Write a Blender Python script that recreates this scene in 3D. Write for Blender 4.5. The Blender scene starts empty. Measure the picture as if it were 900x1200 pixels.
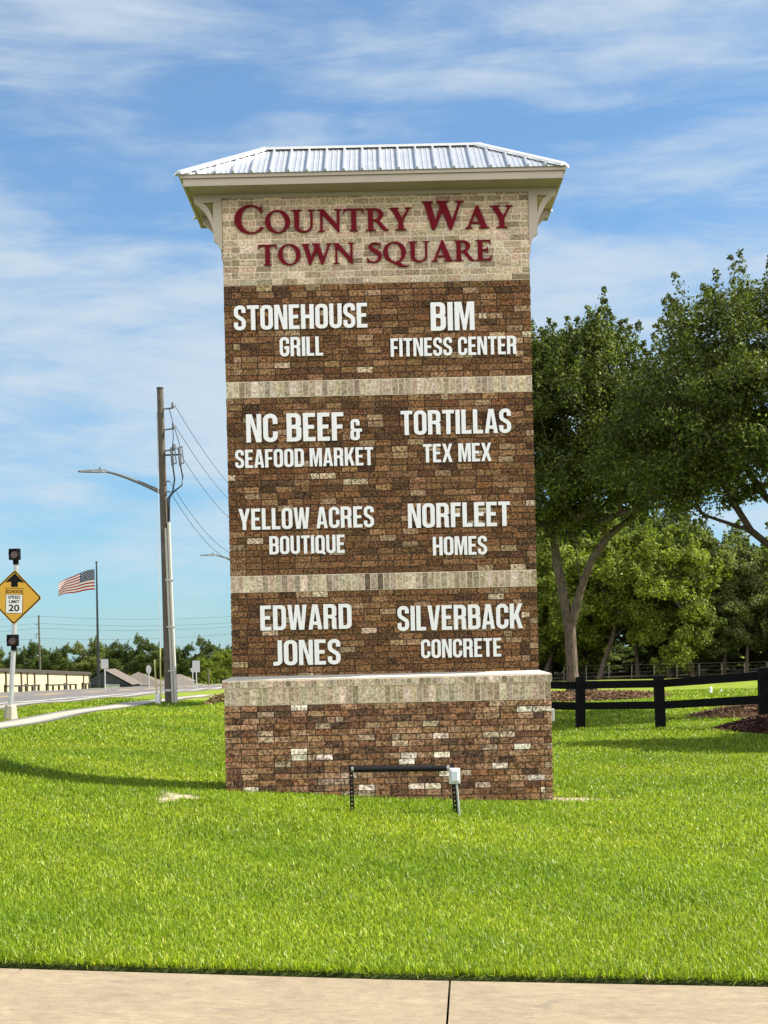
import bpy, bmesh, math, random
import numpy as np
from mathutils import Vector, Matrix
from mathutils.geometry import tessellate_polygon

random.seed(7)
R = math.radians
scene = bpy.context.scene
COL = scene.collection

# ------------------------------------------------------------------ camera, sky, sun, exposure
EYE = 1.76
FPX = 1900.0            # focal length in pixels of the 900 x 1200 photograph
HOR = 768.0             # eye level in the photograph
ROLL = R(1.3)
CR, SR = math.cos(ROLL), math.sin(ROLL)
cam_data = bpy.data.cameras.new('camera')
cam_data.sensor_fit = 'AUTO'
cam_data.sensor_width = 36.0
cam_data.lens = FPX / 1200.0 * 36.0
cam_data.shift_y = (HOR - 600.0) / 1200.0
cam_data.clip_start = 0.1
cam_data.clip_end = 5000.0
cam = bpy.data.objects.new('camera', cam_data)
COL.objects.link(cam)
cam.matrix_world = Matrix(((CR, SR, 0, 0), (0, 0, -1, 0), (-SR, CR, 0, EYE), (0, 0, 0, 1)))
scene.camera = cam

SUN_EL = R(43.0)
SUN_FRONT = R(-1.5)     # the sun stands to the right, square to the sign, whose front lies in open shade
to_sun = Vector((math.cos(SUN_FRONT) * math.cos(SUN_EL), -math.sin(SUN_FRONT) * math.cos(SUN_EL), math.sin(SUN_EL)))
sun_data = bpy.data.lights.new('sun', 'SUN')
sun_data.energy = 5.0
sun_data.angle = R(0.53)
sun_data.color = (1.0, 0.945, 0.85)
sun = bpy.data.objects.new('sun', sun_data)
COL.objects.link(sun)
sun.location = (30, -10, 40)
sun.rotation_euler = to_sun.to_track_quat('Z', 'Y').to_euler()

world = bpy.data.worlds.new('World')
scene.world = world
world.use_nodes = True
wn, wl = world.node_tree.nodes, world.node_tree.links
wn.clear()
w_out = wn.new('ShaderNodeOutputWorld')
w_bg = wn.new('ShaderNodeBackground')
w_bg.inputs['Strength'].default_value = 0.06
sky = wn.new('ShaderNodeTexSky')
sky.sky_type = 'NISHITA'
sky.sun_disc = False
sky.sun_elevation = SUN_EL
sky.sun_rotation = math.atan2(to_sun.x, to_sun.y)
sky.altitude = 0
sky.air_density = 1.0
sky.dust_density = 0.3
sky.ozone_density = 2.2


def wmath(op, a=None, b=None, clamp=False):
    n = wn.new('ShaderNodeMath')
    n.operation = op
    n.use_clamp = clamp
    for i, v in enumerate((a, b)):
        if v is None:
            continue
        if isinstance(v, (int, float)):
            n.inputs[i].default_value = v
        else:
            wl.new(v, n.inputs[i])
    return n.outputs[0]


tc = wn.new('ShaderNodeTexCoord')
sep = wn.new('ShaderNodeSeparateXYZ')
wl.new(tc.outputs['Generated'], sep.inputs[0])
# two layers of high cloud: broad soft banks and fine wisps drawn out sideways
mp1 = wn.new('ShaderNodeMapping')
mp1.inputs['Scale'].default_value = (4.2, 4.2, 17.0)
mp1.inputs['Location'].default_value = (3.7, 1.9, 0.35)
mp1.inputs['Rotation'].default_value = (0, R(-4), 0)
wl.new(tc.outputs['Generated'], mp1.inputs[0])
n1 = wn.new('ShaderNodeTexNoise')
n1.inputs['Scale'].default_value = 1.0
n1.inputs['Detail'].default_value = 7.0
n1.inputs['Roughness'].default_value = 0.55
n1.inputs['Distortion'].default_value = 0.4
wl.new(mp1.outputs[0], n1.inputs['Vector'])
mp2 = wn.new('ShaderNodeMapping')
mp2.inputs['Scale'].default_value = (9.0, 9.0, 46.0)
mp2.inputs['Location'].default_value = (1.3, 5.2, 2.1)
mp2.inputs['Rotation'].default_value = (0, R(7), 0)
wl.new(tc.outputs['Generated'], mp2.inputs[0])
n2 = wn.new('ShaderNodeTexNoise')
n2.inputs['Scale'].default_value = 1.0
n2.inputs['Detail'].default_value = 8.0
n2.inputs['Roughness'].default_value = 0.6
n2.inputs['Distortion'].default_value = 0.8
wl.new(mp2.outputs[0], n2.inputs['Vector'])
cover = wn.new('ShaderNodeValToRGB')         # how much cloud there is at each height of the sky
cover.color_ramp.interpolation = 'B_SPLINE'
els = cover.color_ramp.elements
els[0].position, els[0].color = 0.0, (0.40, 0.40, 0.40, 1)
els[1].position, els[1].color = 1.0, (0.50, 0.50, 0.50, 1)
for p, v in ((0.04, 0.40), (0.075, 0.58), (0.115, 0.72), (0.140, 1.36), (0.205, 1.36), (0.240, 0.62), (0.268, 0.46), (0.305, 0.64), (0.36, 0.66), (0.5, 0.5)):
    e = els.new(p)
    e.color = (v, v, v, 1)
wl.new(sep.outputs['Z'], cover.inputs[0])
c1 = wmath('MULTIPLY_ADD', n1.outputs['Fac'], 1.0)
wn_c1 = c1.node
wn_c1.inputs[1].default_value = 2.6
wn_c1.inputs[2].default_value = -1.45
s1 = wmath('ADD', c1, cover.outputs[0])
s2 = wmath('MULTIPLY', wmath('SUBTRACT', n2.outputs['Fac'], 0.5), 1.1)
den = wmath('ADD', s1, s2)
ramp = wn.new('ShaderNodeMapRange')
ramp.interpolation_type = 'SMOOTHSTEP'
ramp.inputs['From Min'].default_value = 0.16
ramp.inputs['From Max'].default_value = 1.12
ramp.inputs['To Min'].default_value = 0.07
ramp.inputs['To Max'].default_value = 0.86
wl.new(den, ramp.inputs['Value'])
tint = wn.new('ShaderNodeMix')
tint.data_type = 'RGBA'
tint.blend_type = 'MULTIPLY'
tint.inputs[0].default_value = 1.0
tramp = wn.new('ShaderNodeValToRGB')          # clear cyan low down, deeper blue higher
te = tramp.color_ramp.elements
te[0].position, te[0].color = 0.0, (0.50, 0.82, 1.16, 1)
te[1].position, te[1].color = 0.40, (0.82, 1.06, 1.20, 1)
for p_, c_ in ((0.07, (0.54, 0.84, 1.08)), (0.16, (0.62, 0.90, 1.08)), (0.24, (0.70, 0.98, 1.16))):
    te.new(p_).color = c_ + (1,)
wl.new(sep.outputs['Z'], tramp.inputs[0])
wl.new(tramp.outputs[0], tint.inputs[7])
wl.new(sky.outputs[0], tint.inputs[6])
cmix = wn.new('ShaderNodeMix')
cmix.data_type = 'RGBA'
cmix.inputs[7].default_value = (4.75, 5.5, 6.1, 1)   # sunlit cloud
wl.new(ramp.outputs[0], cmix.inputs[0])
wl.new(tint.outputs[2], cmix.inputs[6])
# unseen fill added behind the camera: a bright bank that lights the sign's front
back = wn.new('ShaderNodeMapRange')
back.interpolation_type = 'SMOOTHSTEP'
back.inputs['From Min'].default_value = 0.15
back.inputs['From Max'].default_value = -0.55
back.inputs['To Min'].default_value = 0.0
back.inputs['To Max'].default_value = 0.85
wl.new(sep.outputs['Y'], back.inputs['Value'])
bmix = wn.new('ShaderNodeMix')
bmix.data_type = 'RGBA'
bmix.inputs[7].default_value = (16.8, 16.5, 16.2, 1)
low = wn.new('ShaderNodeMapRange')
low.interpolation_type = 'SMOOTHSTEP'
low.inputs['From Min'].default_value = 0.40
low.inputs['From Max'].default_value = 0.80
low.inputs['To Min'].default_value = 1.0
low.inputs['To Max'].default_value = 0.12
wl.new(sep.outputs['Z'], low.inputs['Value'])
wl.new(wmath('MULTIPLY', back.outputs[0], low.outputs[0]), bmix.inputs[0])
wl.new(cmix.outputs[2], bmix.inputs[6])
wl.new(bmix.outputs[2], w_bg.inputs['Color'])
wl.new(w_bg.outputs[0], w_out.inputs['Surface'])

scene.view_settings.view_transform = 'Standard'
scene.view_settings.look = 'None'
scene.view_settings.exposure = 1.22
scene.view_settings.gamma = 1.0
scene.view_settings.use_curve_mapping = False
scene.render.engine = 'CYCLES'


# ------------------------------------------------------------------ helpers
def pix(u, v, Y):
    """point of the place that lies at depth Y along the sight line through photograph pixel u, v"""
    a, b = u - 450.0, v - HOR
    k = Y / FPX
    return Vector(((a * CR - b * SR) * k, Y, EYE + (-a * SR - b * CR) * k))


def sstep(a, b, x):
    t = np.clip((x - a) / (b - a), 0, 1)
    return t * t * (3 - 2 * t)


def gz(x, y):
    """height of the ground"""
    x = np.asarray(x, float)
    y = np.asarray(y, float)
    tilt = np.where(x < 0, -0.052 * np.clip(x, -12, 0), -0.042 * np.clip(x, 0, 3.5))
    left = sstep(3, -5, x) if False else 1 - sstep(-5, 3, x)
    down = -0.0125 * np.logaddexp(0, (y - 46) / 4.0) * 4.0
    down = np.maximum(down, -3.2)
    right = 0.30 * sstep(42, 56, y) - 0.72 * sstep(60, 130, y)
    lots = -2.6 * (1 - sstep(-31, -24, x)) * sstep(140, 190, y)
    berm = 0.34 * np.exp(-((x + 4.0) / 1.5) ** 2 - ((y - 46) / 4.0) ** 2)
    roll = 0.02 * np.sin(x * 1.1 + 0.4) * np.sin(y * 0.55) * sstep(10, 14, y)
    berm = berm + 0.22 * np.exp(-((x - 8.9) / 2.0) ** 2 - ((y - 35.6) / 2.6) ** 2)
    berm = berm + 0.56 * np.exp(-((x + 7.2) / 2.5) ** 2 - ((y - 20.6) / 3.2) ** 2)
    return tilt + left * down + (1 - left) * right + lots + berm + roll


def gzf(x, y):
    return float(gz(x, y))


def on_ground(u, v):
    """where the sight line through pixel u, v meets the ground"""
    lo, hi = 3.0, 400.0
    prev = lo
    for i in range(4000):
        Y = lo + (hi - lo) * (i / 4000.0) ** 2
        p = pix(u, v, Y)
        if p.z < gzf(p.x, p.y):
            return Vector((p.x, p.y, gzf(p.x, p.y)))
    return pix(u, v, hi)


def tag(o, label=None, cat=None, group=None, kind=None):
    if label: o['label'] = label
    if cat: o['category'] = cat
    if group: o['group'] = group
    if kind: o['kind'] = kind
    return o


def empty(name, loc=(0, 0, 0), rz=0.0, parent=None):
    o = bpy.data.objects.new(name, None)
    o.empty_display_size = 0.3
    COL.objects.link(o)
    o.location = loc
    o.rotation_euler = (0, 0, rz)
    if parent: o.parent = parent
    return o


def mesh_np(name, V, F, col=None, smooth=False, mats=(), mat_idx=None):
    """mesh from arrays: F is a list of (m, k) index arrays"""
    me = bpy.data.meshes.new(name)
    V = np.asarray(V, np.float32)
    if not isinstance(F, (list, tuple)):
        F = [F]
    F = [np.asarray(f, np.int32) for f in F if len(f)]
    me.vertices.add(len(V))
    me.vertices.foreach_set('co', V.ravel())
    loops = np.concatenate([f.ravel() for f in F])
    totals = np.concatenate([np.full(len(f), f.shape[1], np.int32) for f in F])
    starts = np.concatenate([[0], np.cumsum(totals)[:-1]]).astype(np.int32)
    me.loops.add(len(loops))
    me.loops.foreach_set('vertex_index', loops)
    me.polygons.add(len(totals))
    me.polygons.foreach_set('loop_start', starts)
    me.polygons.foreach_set('loop_total', totals)
    if smooth:
        me.polygons.foreach_set('use_smooth', np.ones(len(totals), bool))
    for m in mats:
        me.materials.append(m)
    if mat_idx is not None:
        me.polygons.foreach_set('material_index', np.asarray(mat_idx, np.int32))
    if col is not None:
        at = me.color_attributes.new('Col', 'FLOAT_COLOR', 'POINT')
        c = np.ones((len(V), 4), np.float32)
        c[:, :3] = col
        at.data.foreach_set('color', c.ravel())
    me.update(calc_edges=True)
    me.validate()
    return me


def link(name, me, parent=None, loc=(0, 0, 0)):
    o = bpy.data.objects.new(name, me)
    COL.objects.link(o)
    o.location = loc
    if parent: o.parent = parent
    return o


class MB:
    """collects shapes and links them as one mesh object"""

    def __init__(self):
        self.v, self.f, self.m, self.c = [], [], [], []
        self.s = []

    def add(self, verts, faces, mi=0, col=(1, 1, 1), smooth=False):
        b = len(self.v)
        self.v.extend([tuple(p) for p in verts])
        self.c.extend([col] * len(verts))
        for f in faces:
            self.f.append([i + b for i in f])
            self.m.append(mi)
            self.s.append(smooth)

    def box(self, a, b, mi=0, col=(1, 1, 1), jit=0.0):
        x0, y0, z0 = a
        x1, y1, z1 = b
        vs = [(x0, y0, z0), (x1, y0, z0), (x1, y1, z0), (x0, y1, z0), (x0, y0, z1), (x1, y0, z1), (x1, y1, z1), (x0, y1, z1)]
        if jit:
            vs = [(p[0] + random.uniform(-jit, jit), p[1] + random.uniform(-jit, jit), p[2] + random.uniform(-jit, jit)) for p in vs]
        self.add(vs, [(0, 1, 5, 4), (1, 2, 6, 5), (2, 3, 7, 6), (3, 0, 4, 7), (4, 5, 6, 7), (3, 2, 1, 0)], mi, col)

    def bbox(self, a, b, bev=0.01, mi=0, col=(1, 1, 1)):
        """box with chamfered edges"""
        bm = bmesh.new()
        bmesh.ops.create_cube(bm, size=1.0)
        c = [(a[i] + b[i]) / 2 for i in range(3)]
        s = [abs(b[i] - a[i]) for i in range(3)]
        for v in bm.verts:
            v.co = Vector((c[0] + v.co.x * s[0], c[1] + v.co.y * s[1], c[2] + v.co.z * s[2]))
        bmesh.ops.bevel(bm, geom=list(bm.edges), offset=bev, segments=2, affect='EDGES', profile=0.6)
        bm.verts.index_update()
        self.add([v.co for v in bm.verts], [[v.index for v in f.verts] for f in bm.faces], mi, col)
        bm.free()

    def tube(self, pts, rad, n=8, mi=0, col=(1, 1, 1), caps=True, smooth=True):
        pts = [Vector(p) for p in pts]
        if not isinstance(rad, (list, tuple)):
            rad = [rad] * len(pts)
        rings, vs, fs = [], [], []
        up = Vector((0, 0, 1))
        for i, p in enumerate(pts):
            d = (pts[min(i + 1, len(pts) - 1)] - pts[max(i - 1, 0)]).normalized()
            ref = up if abs(d.z) < 0.93 else Vector((1, 0, 0))
            a = d.cross(ref).normalized()
            b = d.cross(a).normalized()
            for k in range(n):
                t = 2 * math.pi * k / n
                vs.append(p + (a * math.cos(t) + b * math.sin(t)) * rad[i])
        for i in range(len(pts) - 1):
            for k in range(n):
                k2 = (k + 1) % n
                fs.append((i * n + k, i * n + k2, (i + 1) * n + k2, (i + 1) * n + k))
        self.add(vs, fs, mi, col, smooth)
        if caps:
            self.add(vs[:n], [list(range(n))], mi, col)
            self.add(vs[-n:], [list(range(n))[::-1]], mi, col)

    def prism(self, pts2, y0, y1, mi=0, col=(1, 1, 1), holes=()):
        """outline in x, z pushed from y0 (front) to y1"""
        loops = [list(pts2)] + [list(h) for h in holes]
        flat = [p for lp in loops for p in lp]
        tris = tessellate_polygon([[Vector((p[0], p[1], 0)) for p in lp] for lp in loops])
        n = len(flat)
        vs = [(p[0], y0, p[1]) for p in flat] + [(p[0], y1, p[1]) for p in flat]
        fs = []
        for t in tris:
            a, b, c = (Vector(flat[i]) for i in t)
            cr = (b - a).x * (c - a).y - (b - a).y * (c - a).x
            t = tuple(t) if cr > 0 else tuple(t)[::-1]
            fs.append(t)
            fs.append(tuple(i + n for i in t[::-1]))
        base = 0
        for li, lp in enumerate(loops):
            m = len(lp)
            area = sum(lp[i][0] * lp[(i + 1) % m][1] - lp[(i + 1) % m][0] * lp[i][1] for i in range(m))
            ccw = area > 0
            if li > 0: ccw = not ccw
            for i in range(m):
                j = (i + 1) % m
                q = (base + i, base + j, base + j + n, base + i + n)
                fs.append(q[::-1] if ccw else q)
            base += m
        self.add(vs, fs, mi, col)

    def mesh(self, name, mats):
        me = bpy.data.meshes.new(name)
        me.from_pydata([tuple(p) for p in self.v], [], self.f)
        for m in (mats if isinstance(mats, (list, tuple)) else [mats]):
            me.materials.append(m)
        me.polygons.foreach_set('material_index', self.m)
        me.polygons.foreach_set('use_smooth', self.s)
        at = me.color_attributes.new('Col', 'FLOAT_COLOR', 'POINT')
        c = np.ones((len(self.v), 4), np.float32)
        c[:, :3] = np.array(self.c, np.float32)
        at.data.foreach_set('color', c.ravel())
        me.update()
        return me

    def build(self, name, mats, parent=None, loc=(0, 0, 0)):
        return link(name, self.mesh(name, mats), parent, loc)


# ------------------------------------------------------------------ materials
MATS = {}


def nodes_of(name):
    m = bpy.data.materials.new(name)
    m.use_nodes = True
    nt = m.node_tree
    return m, nt.nodes, nt.links, nt.nodes['Principled BSDF']


def plain(name, col, rough=0.6, metal=0.0, vary=0.12, scale=8.0, bump=0.0, spec=0.4, bscale=None):
    """paint / metal / concrete: a base colour with slight mottling and optional bump"""
    if name in MATS: return MATS[name]
    m, n, l, p = nodes_of(name)
    p.inputs['Roughness'].default_value = rough
    p.inputs['Metallic'].default_value = metal
    p.inputs['Specular IOR Level'].default_value = spec
    tcn = n.new('ShaderNodeTexCoord')
    nz = n.new('ShaderNodeTexNoise')
    nz.inputs['Scale'].default_value = scale
    nz.inputs['Detail'].default_value = 6
    nz.inputs['Roughness'].default_value = 0.65
    l.new(tcn.outputs['Object'], nz.inputs['Vector'])
    rp = n.new('ShaderNodeValToRGB')
    rp.color_ramp.elements[0].position = 0.3
    rp.color_ramp.elements[1].position = 0.7
    rp.color_ramp.elements[0].color = tuple(c * (1 - vary) for c in col) + (1,)
    rp.color_ramp.elements[1].color = tuple(min(1, c * (1 + vary)) for c in col) + (1,)
    l.new(nz.outputs['Fac'], rp.inputs[0])
    l.new(rp.outputs[0], p.inputs['Base Color'])
    if bump:
        nb = n.new('ShaderNodeTexNoise')
        nb.inputs['Scale'].default_value = bscale or scale * 4
        nb.inputs['Detail'].default_value = 4
        l.new(tcn.outputs['Object'], nb.inputs['Vector'])
        b = n.new('ShaderNodeBump')
        b.inputs['Strength'].default_value = bump
        b.inputs['Distance'].default_value = 0.02
        l.new(nb.outputs['Fac'], b.inputs['Height'])
        l.new(b.outputs[0], p.inputs['Normal'])
    MATS[name] = m
    return m


def brick_material(name, contrast, blot, fleck):
    """fired clay: each brick's own colour from the mesh, mottled and chipped"""
    m, n, l, p = nodes_of(name)
    p.inputs['Roughness'].default_value = 0.9
    p.inputs['Specular IOR Level'].default_value = 0.15
    at = n.new('ShaderNodeAttribute')
    at.attribute_name = 'Col'
    tcn = n.new('ShaderNodeTexCoord')
    nz = n.new('ShaderNodeTexNoise')
    nz.inputs['Scale'].default_value = 34
    nz.inputs['Detail'].default_value = 6
    nz.inputs['Roughness'].default_value = 0.7
    l.new(tcn.outputs['Object'], nz.inputs['Vector'])
    rp = n.new('ShaderNodeValToRGB')
    rp.color_ramp.elements[0].position = 0.40
    rp.color_ramp.elements[1].position = 0.62
    lo, hi = 1 - contrast, 1 + contrast * 1.25
    rp.color_ramp.elements[0].color = (lo, lo * 0.88, lo * 0.78, 1)
    rp.color_ramp.elements[1].color = (hi, hi, hi, 1)
    l.new(nz.outputs['Fac'], rp.inputs[0])
    mx = n.new('ShaderNodeMix')
    mx.data_type = 'RGBA'
    mx.blend_type = 'MULTIPLY'
    mx.clamp_result = False
    mx.inputs[0].default_value = 1.0
    l.new(at.outputs['Color'], mx.inputs[6])
    l.new(rp.outputs[0], mx.inputs[7])
    n2 = n.new('ShaderNodeTexNoise')
    n2.inputs['Scale'].default_value = 62
    n2.inputs['Detail'].default_value = 4
    l.new(tcn.outputs['Object'], n2.inputs['Vector'])
    r2 = n.new('ShaderNodeMapRange')
    r2.inputs['From Min'].default_value = 0.57
    r2.inputs['From Max'].default_value = 0.66
    r2.inputs['To Max'].default_value = blot
    l.new(n2.outputs['Fac'], r2.inputs['Value'])
    m2 = n.new('ShaderNodeMix')
    m2.data_type = 'RGBA'
    m2.inputs[7].default_value = fleck + (1,)
    l.new(r2.outputs[0], m2.inputs[0])
    l.new(mx.outputs[2], m2.inputs[6])
    l.new(m2.outputs[2], p.inputs['Base Color'])
    b = n.new('ShaderNodeBump')
    b.inputs['Strength'].default_value = 0.55
    b.inputs['Distance'].default_value = 0.006
    l.new(n2.outputs['Fac'], b.inputs['Height'])
    l.new(b.outputs[0], p.inputs['Normal'])
    MATS[name] = m
    return m


def leaf_material(name, trans=0.35, rough=0.5, tcol=(1.0, 1.15, 0.5)):
    m, n, l, p = nodes_of(name)
    p.inputs['Roughness'].default_value = rough
    p.inputs['Specular IOR Level'].default_value = 0.25
    at = n.new('ShaderNodeAttribute')
    at.attribute_name = 'Col'
    l.new(at.outputs['Color'], p.inputs['Base Color'])
    tr = n.new('ShaderNodeBsdfTranslucent')
    mx = n.new('ShaderNodeMix')
    mx.data_type = 'RGBA'
    mx.blend_type = 'MULTIPLY'
    mx.inputs[0].default_value = 1.0
    mx.inputs[7].default_value = tcol + (1,)
    l.new(at.outputs['Color'], mx.inputs[6])
    l.new(mx.outputs[2], tr.inputs['Color'])
    ms = n.new('ShaderNodeMixShader')
    ms.inputs[0].default_value = trans
    l.new(p.outputs[0], ms.inputs[1])
    l.new(tr.outputs[0], ms.inputs[2])
    l.new(ms.outputs[0], n['Material Output'].inputs['Surface'])
    MATS[name] = m
    return m


def bark_material(name, c0, c1):
    m, n, l, p = nodes_of(name)
    p.inputs['Roughness'].default_value = 0.95
    p.inputs['Specular IOR Level'].default_value = 0.1
    tcn = n.new('ShaderNodeTexCoord')
    mp = n.new('ShaderNodeMapping')
    mp.inputs['Scale'].default_value = (9, 9, 2.0)
    l.new(tcn.outputs['Object'], mp.inputs[0])
    nz = n.new('ShaderNodeTexNoise')
    nz.inputs['Scale'].default_value = 2.0
    nz.inputs['Detail'].default_value = 7
    nz.inputs['Roughness'].default_value = 0.7
    l.new(mp.outputs[0], nz.inputs['Vector'])
    rp = n.new('ShaderNodeValToRGB')
    rp.color_ramp.elements[0].position = 0.35
    rp.color_ramp.elements[1].position = 0.68
    rp.color_ramp.elements[0].color = c0 + (1,)
    rp.color_ramp.elements[1].color = c1 + (1,)
    l.new(nz.outputs['Fac'], rp.inputs[0])
    l.new(rp.outputs[0], p.inputs['Base Color'])
    b = n.new('ShaderNodeBump')
    b.inputs['Strength'].default_value = 0.8
    b.inputs['Distance'].default_value = 0.03
    l.new(nz.outputs['Fac'], b.inputs['Height'])
    l.new(b.outputs[0], p.inputs['Normal'])
    MATS[name] = m
    return m


M_BRICK = brick_material('brown_brick', 0.74, 0.55, (0.40, 0.29, 0.19))
M_CREAM = brick_material('cream_brick', 0.36, 0.55, (0.15, 0.115, 0.07))
M_MORTAR_D = plain('brown_mortar', (0.075, 0.052, 0.036), 0.95, vary=0.25, scale=20)
M_MORTAR_L = plain('cream_mortar', (0.76, 0.66, 0.50), 0.95, vary=0.15, scale=20)
M_WHITE = plain('white_letter_paint', (0.86, 0.85, 0.84), 0.35, vary=0.03, scale=2)
M_RED = plain('maroon_letter_paint', (0.150, 0.008, 0.016), 0.6, vary=0.06, scale=2, spec=0.05)
M_TRIM = plain('cream_trim_paint', (0.44, 0.375, 0.305), 0.5, vary=0.05, scale=3)
M_ROOF = plain('bare_steel_roofing', (0.53, 0.55, 0.57), 0.42, metal=0.6, vary=0.10, scale=3)
M_RIDGE = plain('pale_ridge_flashing', (0.66, 0.66, 0.64), 0.4, metal=0.5, vary=0.05, scale=4)
M_BLACK = plain('black_paint', (0.008, 0.008, 0.009), 0.55, vary=0.2, scale=6, spec=0.2)
M_GALV = plain('galvanised_steel', (0.42, 0.43, 0.43), 0.45, metal=0.6, vary=0.15, scale=9)
M_GREYBOX = plain('grey_plastic_box', (0.50, 0.51, 0.50), 0.45, vary=0.06, scale=6)
M_GLASS = plain('clear_cover', (0.60, 0.66, 0.70), 0.12, vary=0.05, scale=5, spec=0.6)
M_CONC = plain('pale_concrete', (0.34, 0.305, 0.245), 0.9, vary=0.12, scale=5, bump=0.2)
M_BARK = bark_material('grey_bark', (0.05, 0.040, 0.030), (0.175, 0.138, 0.104))
M_BARK_D = bark_material('dark_oak_bark', (0.028, 0.022, 0.017), (0.085, 0.066, 0.05))
M_OAK = leaf_material('oak_leaf', 0.32, 0.65)
M_WOODS = leaf_material('woodland_leaf', 0.40, 0.65)
M_GRASS = leaf_material('grass_blade', 0.42, 0.42, (1.1, 1.15, 0.5))

# ------------------------------------------------------------------ ground
EDGE_Y = 8.86           # far edge of the foreground walk


def ground_material():
    m, n, l, p = nodes_of('lawn_ground')
    p.inputs['Roughness'].default_value = 0.95
    p.inputs['Specular IOR Level'].default_value = 0.1
    at = n.new('ShaderNodeAttribute')
    at.attribute_name = 'Col'
    tcn = n.new('ShaderNodeTexCoord')
    cur = at.outputs['Color']
    for sc, lo, hi, det in ((0.35, 0.80, 1.2, 3), (3.0, 0.72, 1.28, 5), (26.0, 0.6, 1.4, 4)):
        nz = n.new('ShaderNodeTexNoise')
        nz.inputs['Scale'].default_value = sc
        nz.inputs['Detail'].default_value = det
        nz.inputs['Roughness'].default_value = 0.65
        l.new(tcn.outputs['Object'], nz.inputs['Vector'])
        rp = n.new('ShaderNodeValToRGB')
        rp.color_ramp.elements[0].position = 0.3
        rp.color_ramp.elements[1].position = 0.7
        rp.color_ramp.elements[0].color = (lo, lo, lo * 1.05, 1)
        rp.color_ramp.elements[1].color = (hi, hi * 0.985, hi * 0.95, 1)
        l.new(nz.outputs['Fac'], rp.inputs[0])
        mx = n.new('ShaderNodeMix')
        mx.data_type = 'RGBA'
        mx.blend_type = 'MULTIPLY'
        mx.clamp_result = False
        mx.inputs[0].default_value = 1.0
        l.new(cur, mx.inputs[6])
        l.new(rp.outputs[0], mx.inputs[7])
        cur = mx.outputs[2]
    l.new(cur, p.inputs['Base Color'])
    b = n.new('ShaderNodeBump')
    b.inputs['Strength'].default_value = 0.6
    b.inputs['Distance'].default_value = 0.05
    l.new(nz.outputs['Fac'], b.inputs['Height'])
    l.new(b.outputs[0], p.inputs['Normal'])
    return m


SAND = [(on_ground(206, 935), 0.27, 0.62), (on_ground(672, 937), 0.50, 0.35), (on_ground(658, 936), 0.2, 0.22)]


def sand_mask(x, y):
    x = np.asarray(x, float)
    y = np.asarray(y, float)
    out = np.zeros_like(x)
    for c, rx, ry in SAND:
        a = np.arctan2((y - c.y) / ry, (x - c.x) / rx)
        rr = 1 + 0.28 * np.sin(3 * a + 1.1) + 0.22 * np.sin(5 * a + c.x * 9) + 0.15 * np.sin(9 * a)
        d = np.hypot((x - c.x) / rx, (y - c.y) / ry) / rr
        out = np.maximum(out, 1 - sstep(0.75, 1.15, d))
    return out


def far_field(x, y):
    return sstep(44, 75, y)


def build_ground():
    xs = np.concatenate([np.linspace(-1500, -80, 12), np.linspace(-70, -18, 27), np.arange(-16, 16.01, 0.16), np.linspace(18, 70, 27), np.linspace(80, 1500, 12)])
    ys = np.concatenate([[-60, -20, -5, 0, 3], np.arange(5, 8.6, 0.6), [8.70, 8.80, 8.85, 8.88, 8.92, 8.955, 8.99, 9.05],
                         np.arange(9.15, 30, 0.16), np.arange(30.2, 75, 0.5), np.arange(76, 200, 2.5), np.linspace(205, 500, 24), [700, 1200, 2500]])
    X, Y = np.meshgrid(xs, ys)
    Z = gz(X, Y)
    inwalk = Y < 8.87
    Z = np.where(inwalk, Z - 0.12, Z)                     # bed under the concrete walk
    Z = np.where((Y >= 8.87) & (Y < 8.97), Z - 0.055, Z)      # cut edge of the turf
    V = np.stack([X, Y, Z], -1).reshape(-1, 3)
    nx, ny = len(xs), len(ys)
    i = np.arange((ny - 1) * (nx - 1))
    r, c = i // (nx - 1), i % (nx - 1)
    F = np.stack([r * nx + c, r * nx + c + 1, (r + 1) * nx + c + 1, (r + 1) * nx + c], -1)
    x, y = V[:, 0], V[:, 1]
    near = np.array((0.040, 0.062, 0.008))  # darkened so the shade between the blades is painted into the ground
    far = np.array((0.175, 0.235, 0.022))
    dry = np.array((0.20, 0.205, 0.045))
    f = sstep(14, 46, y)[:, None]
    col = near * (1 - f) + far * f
    pale = (sstep(80, 110, y) * sstep(0, 6, x) * 0.45)[:, None]
    col = col * (1 - pale) + dry * pale
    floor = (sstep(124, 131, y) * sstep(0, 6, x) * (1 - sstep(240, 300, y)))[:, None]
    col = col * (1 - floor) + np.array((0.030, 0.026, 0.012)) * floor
    s = sand_mask(x, y)[:, None]
    col = col * (1 - s) + np.array((0.40, 0.34, 0.25)) * s
    soil = ((y > 8.6) & (y < 8.975))[:, None]
    col = np.where(soil, np.array((0.018, 0.015, 0.010)), col)
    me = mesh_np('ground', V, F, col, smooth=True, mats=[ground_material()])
    return tag(link('ground', me), kind='structure')


build_ground()


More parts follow.
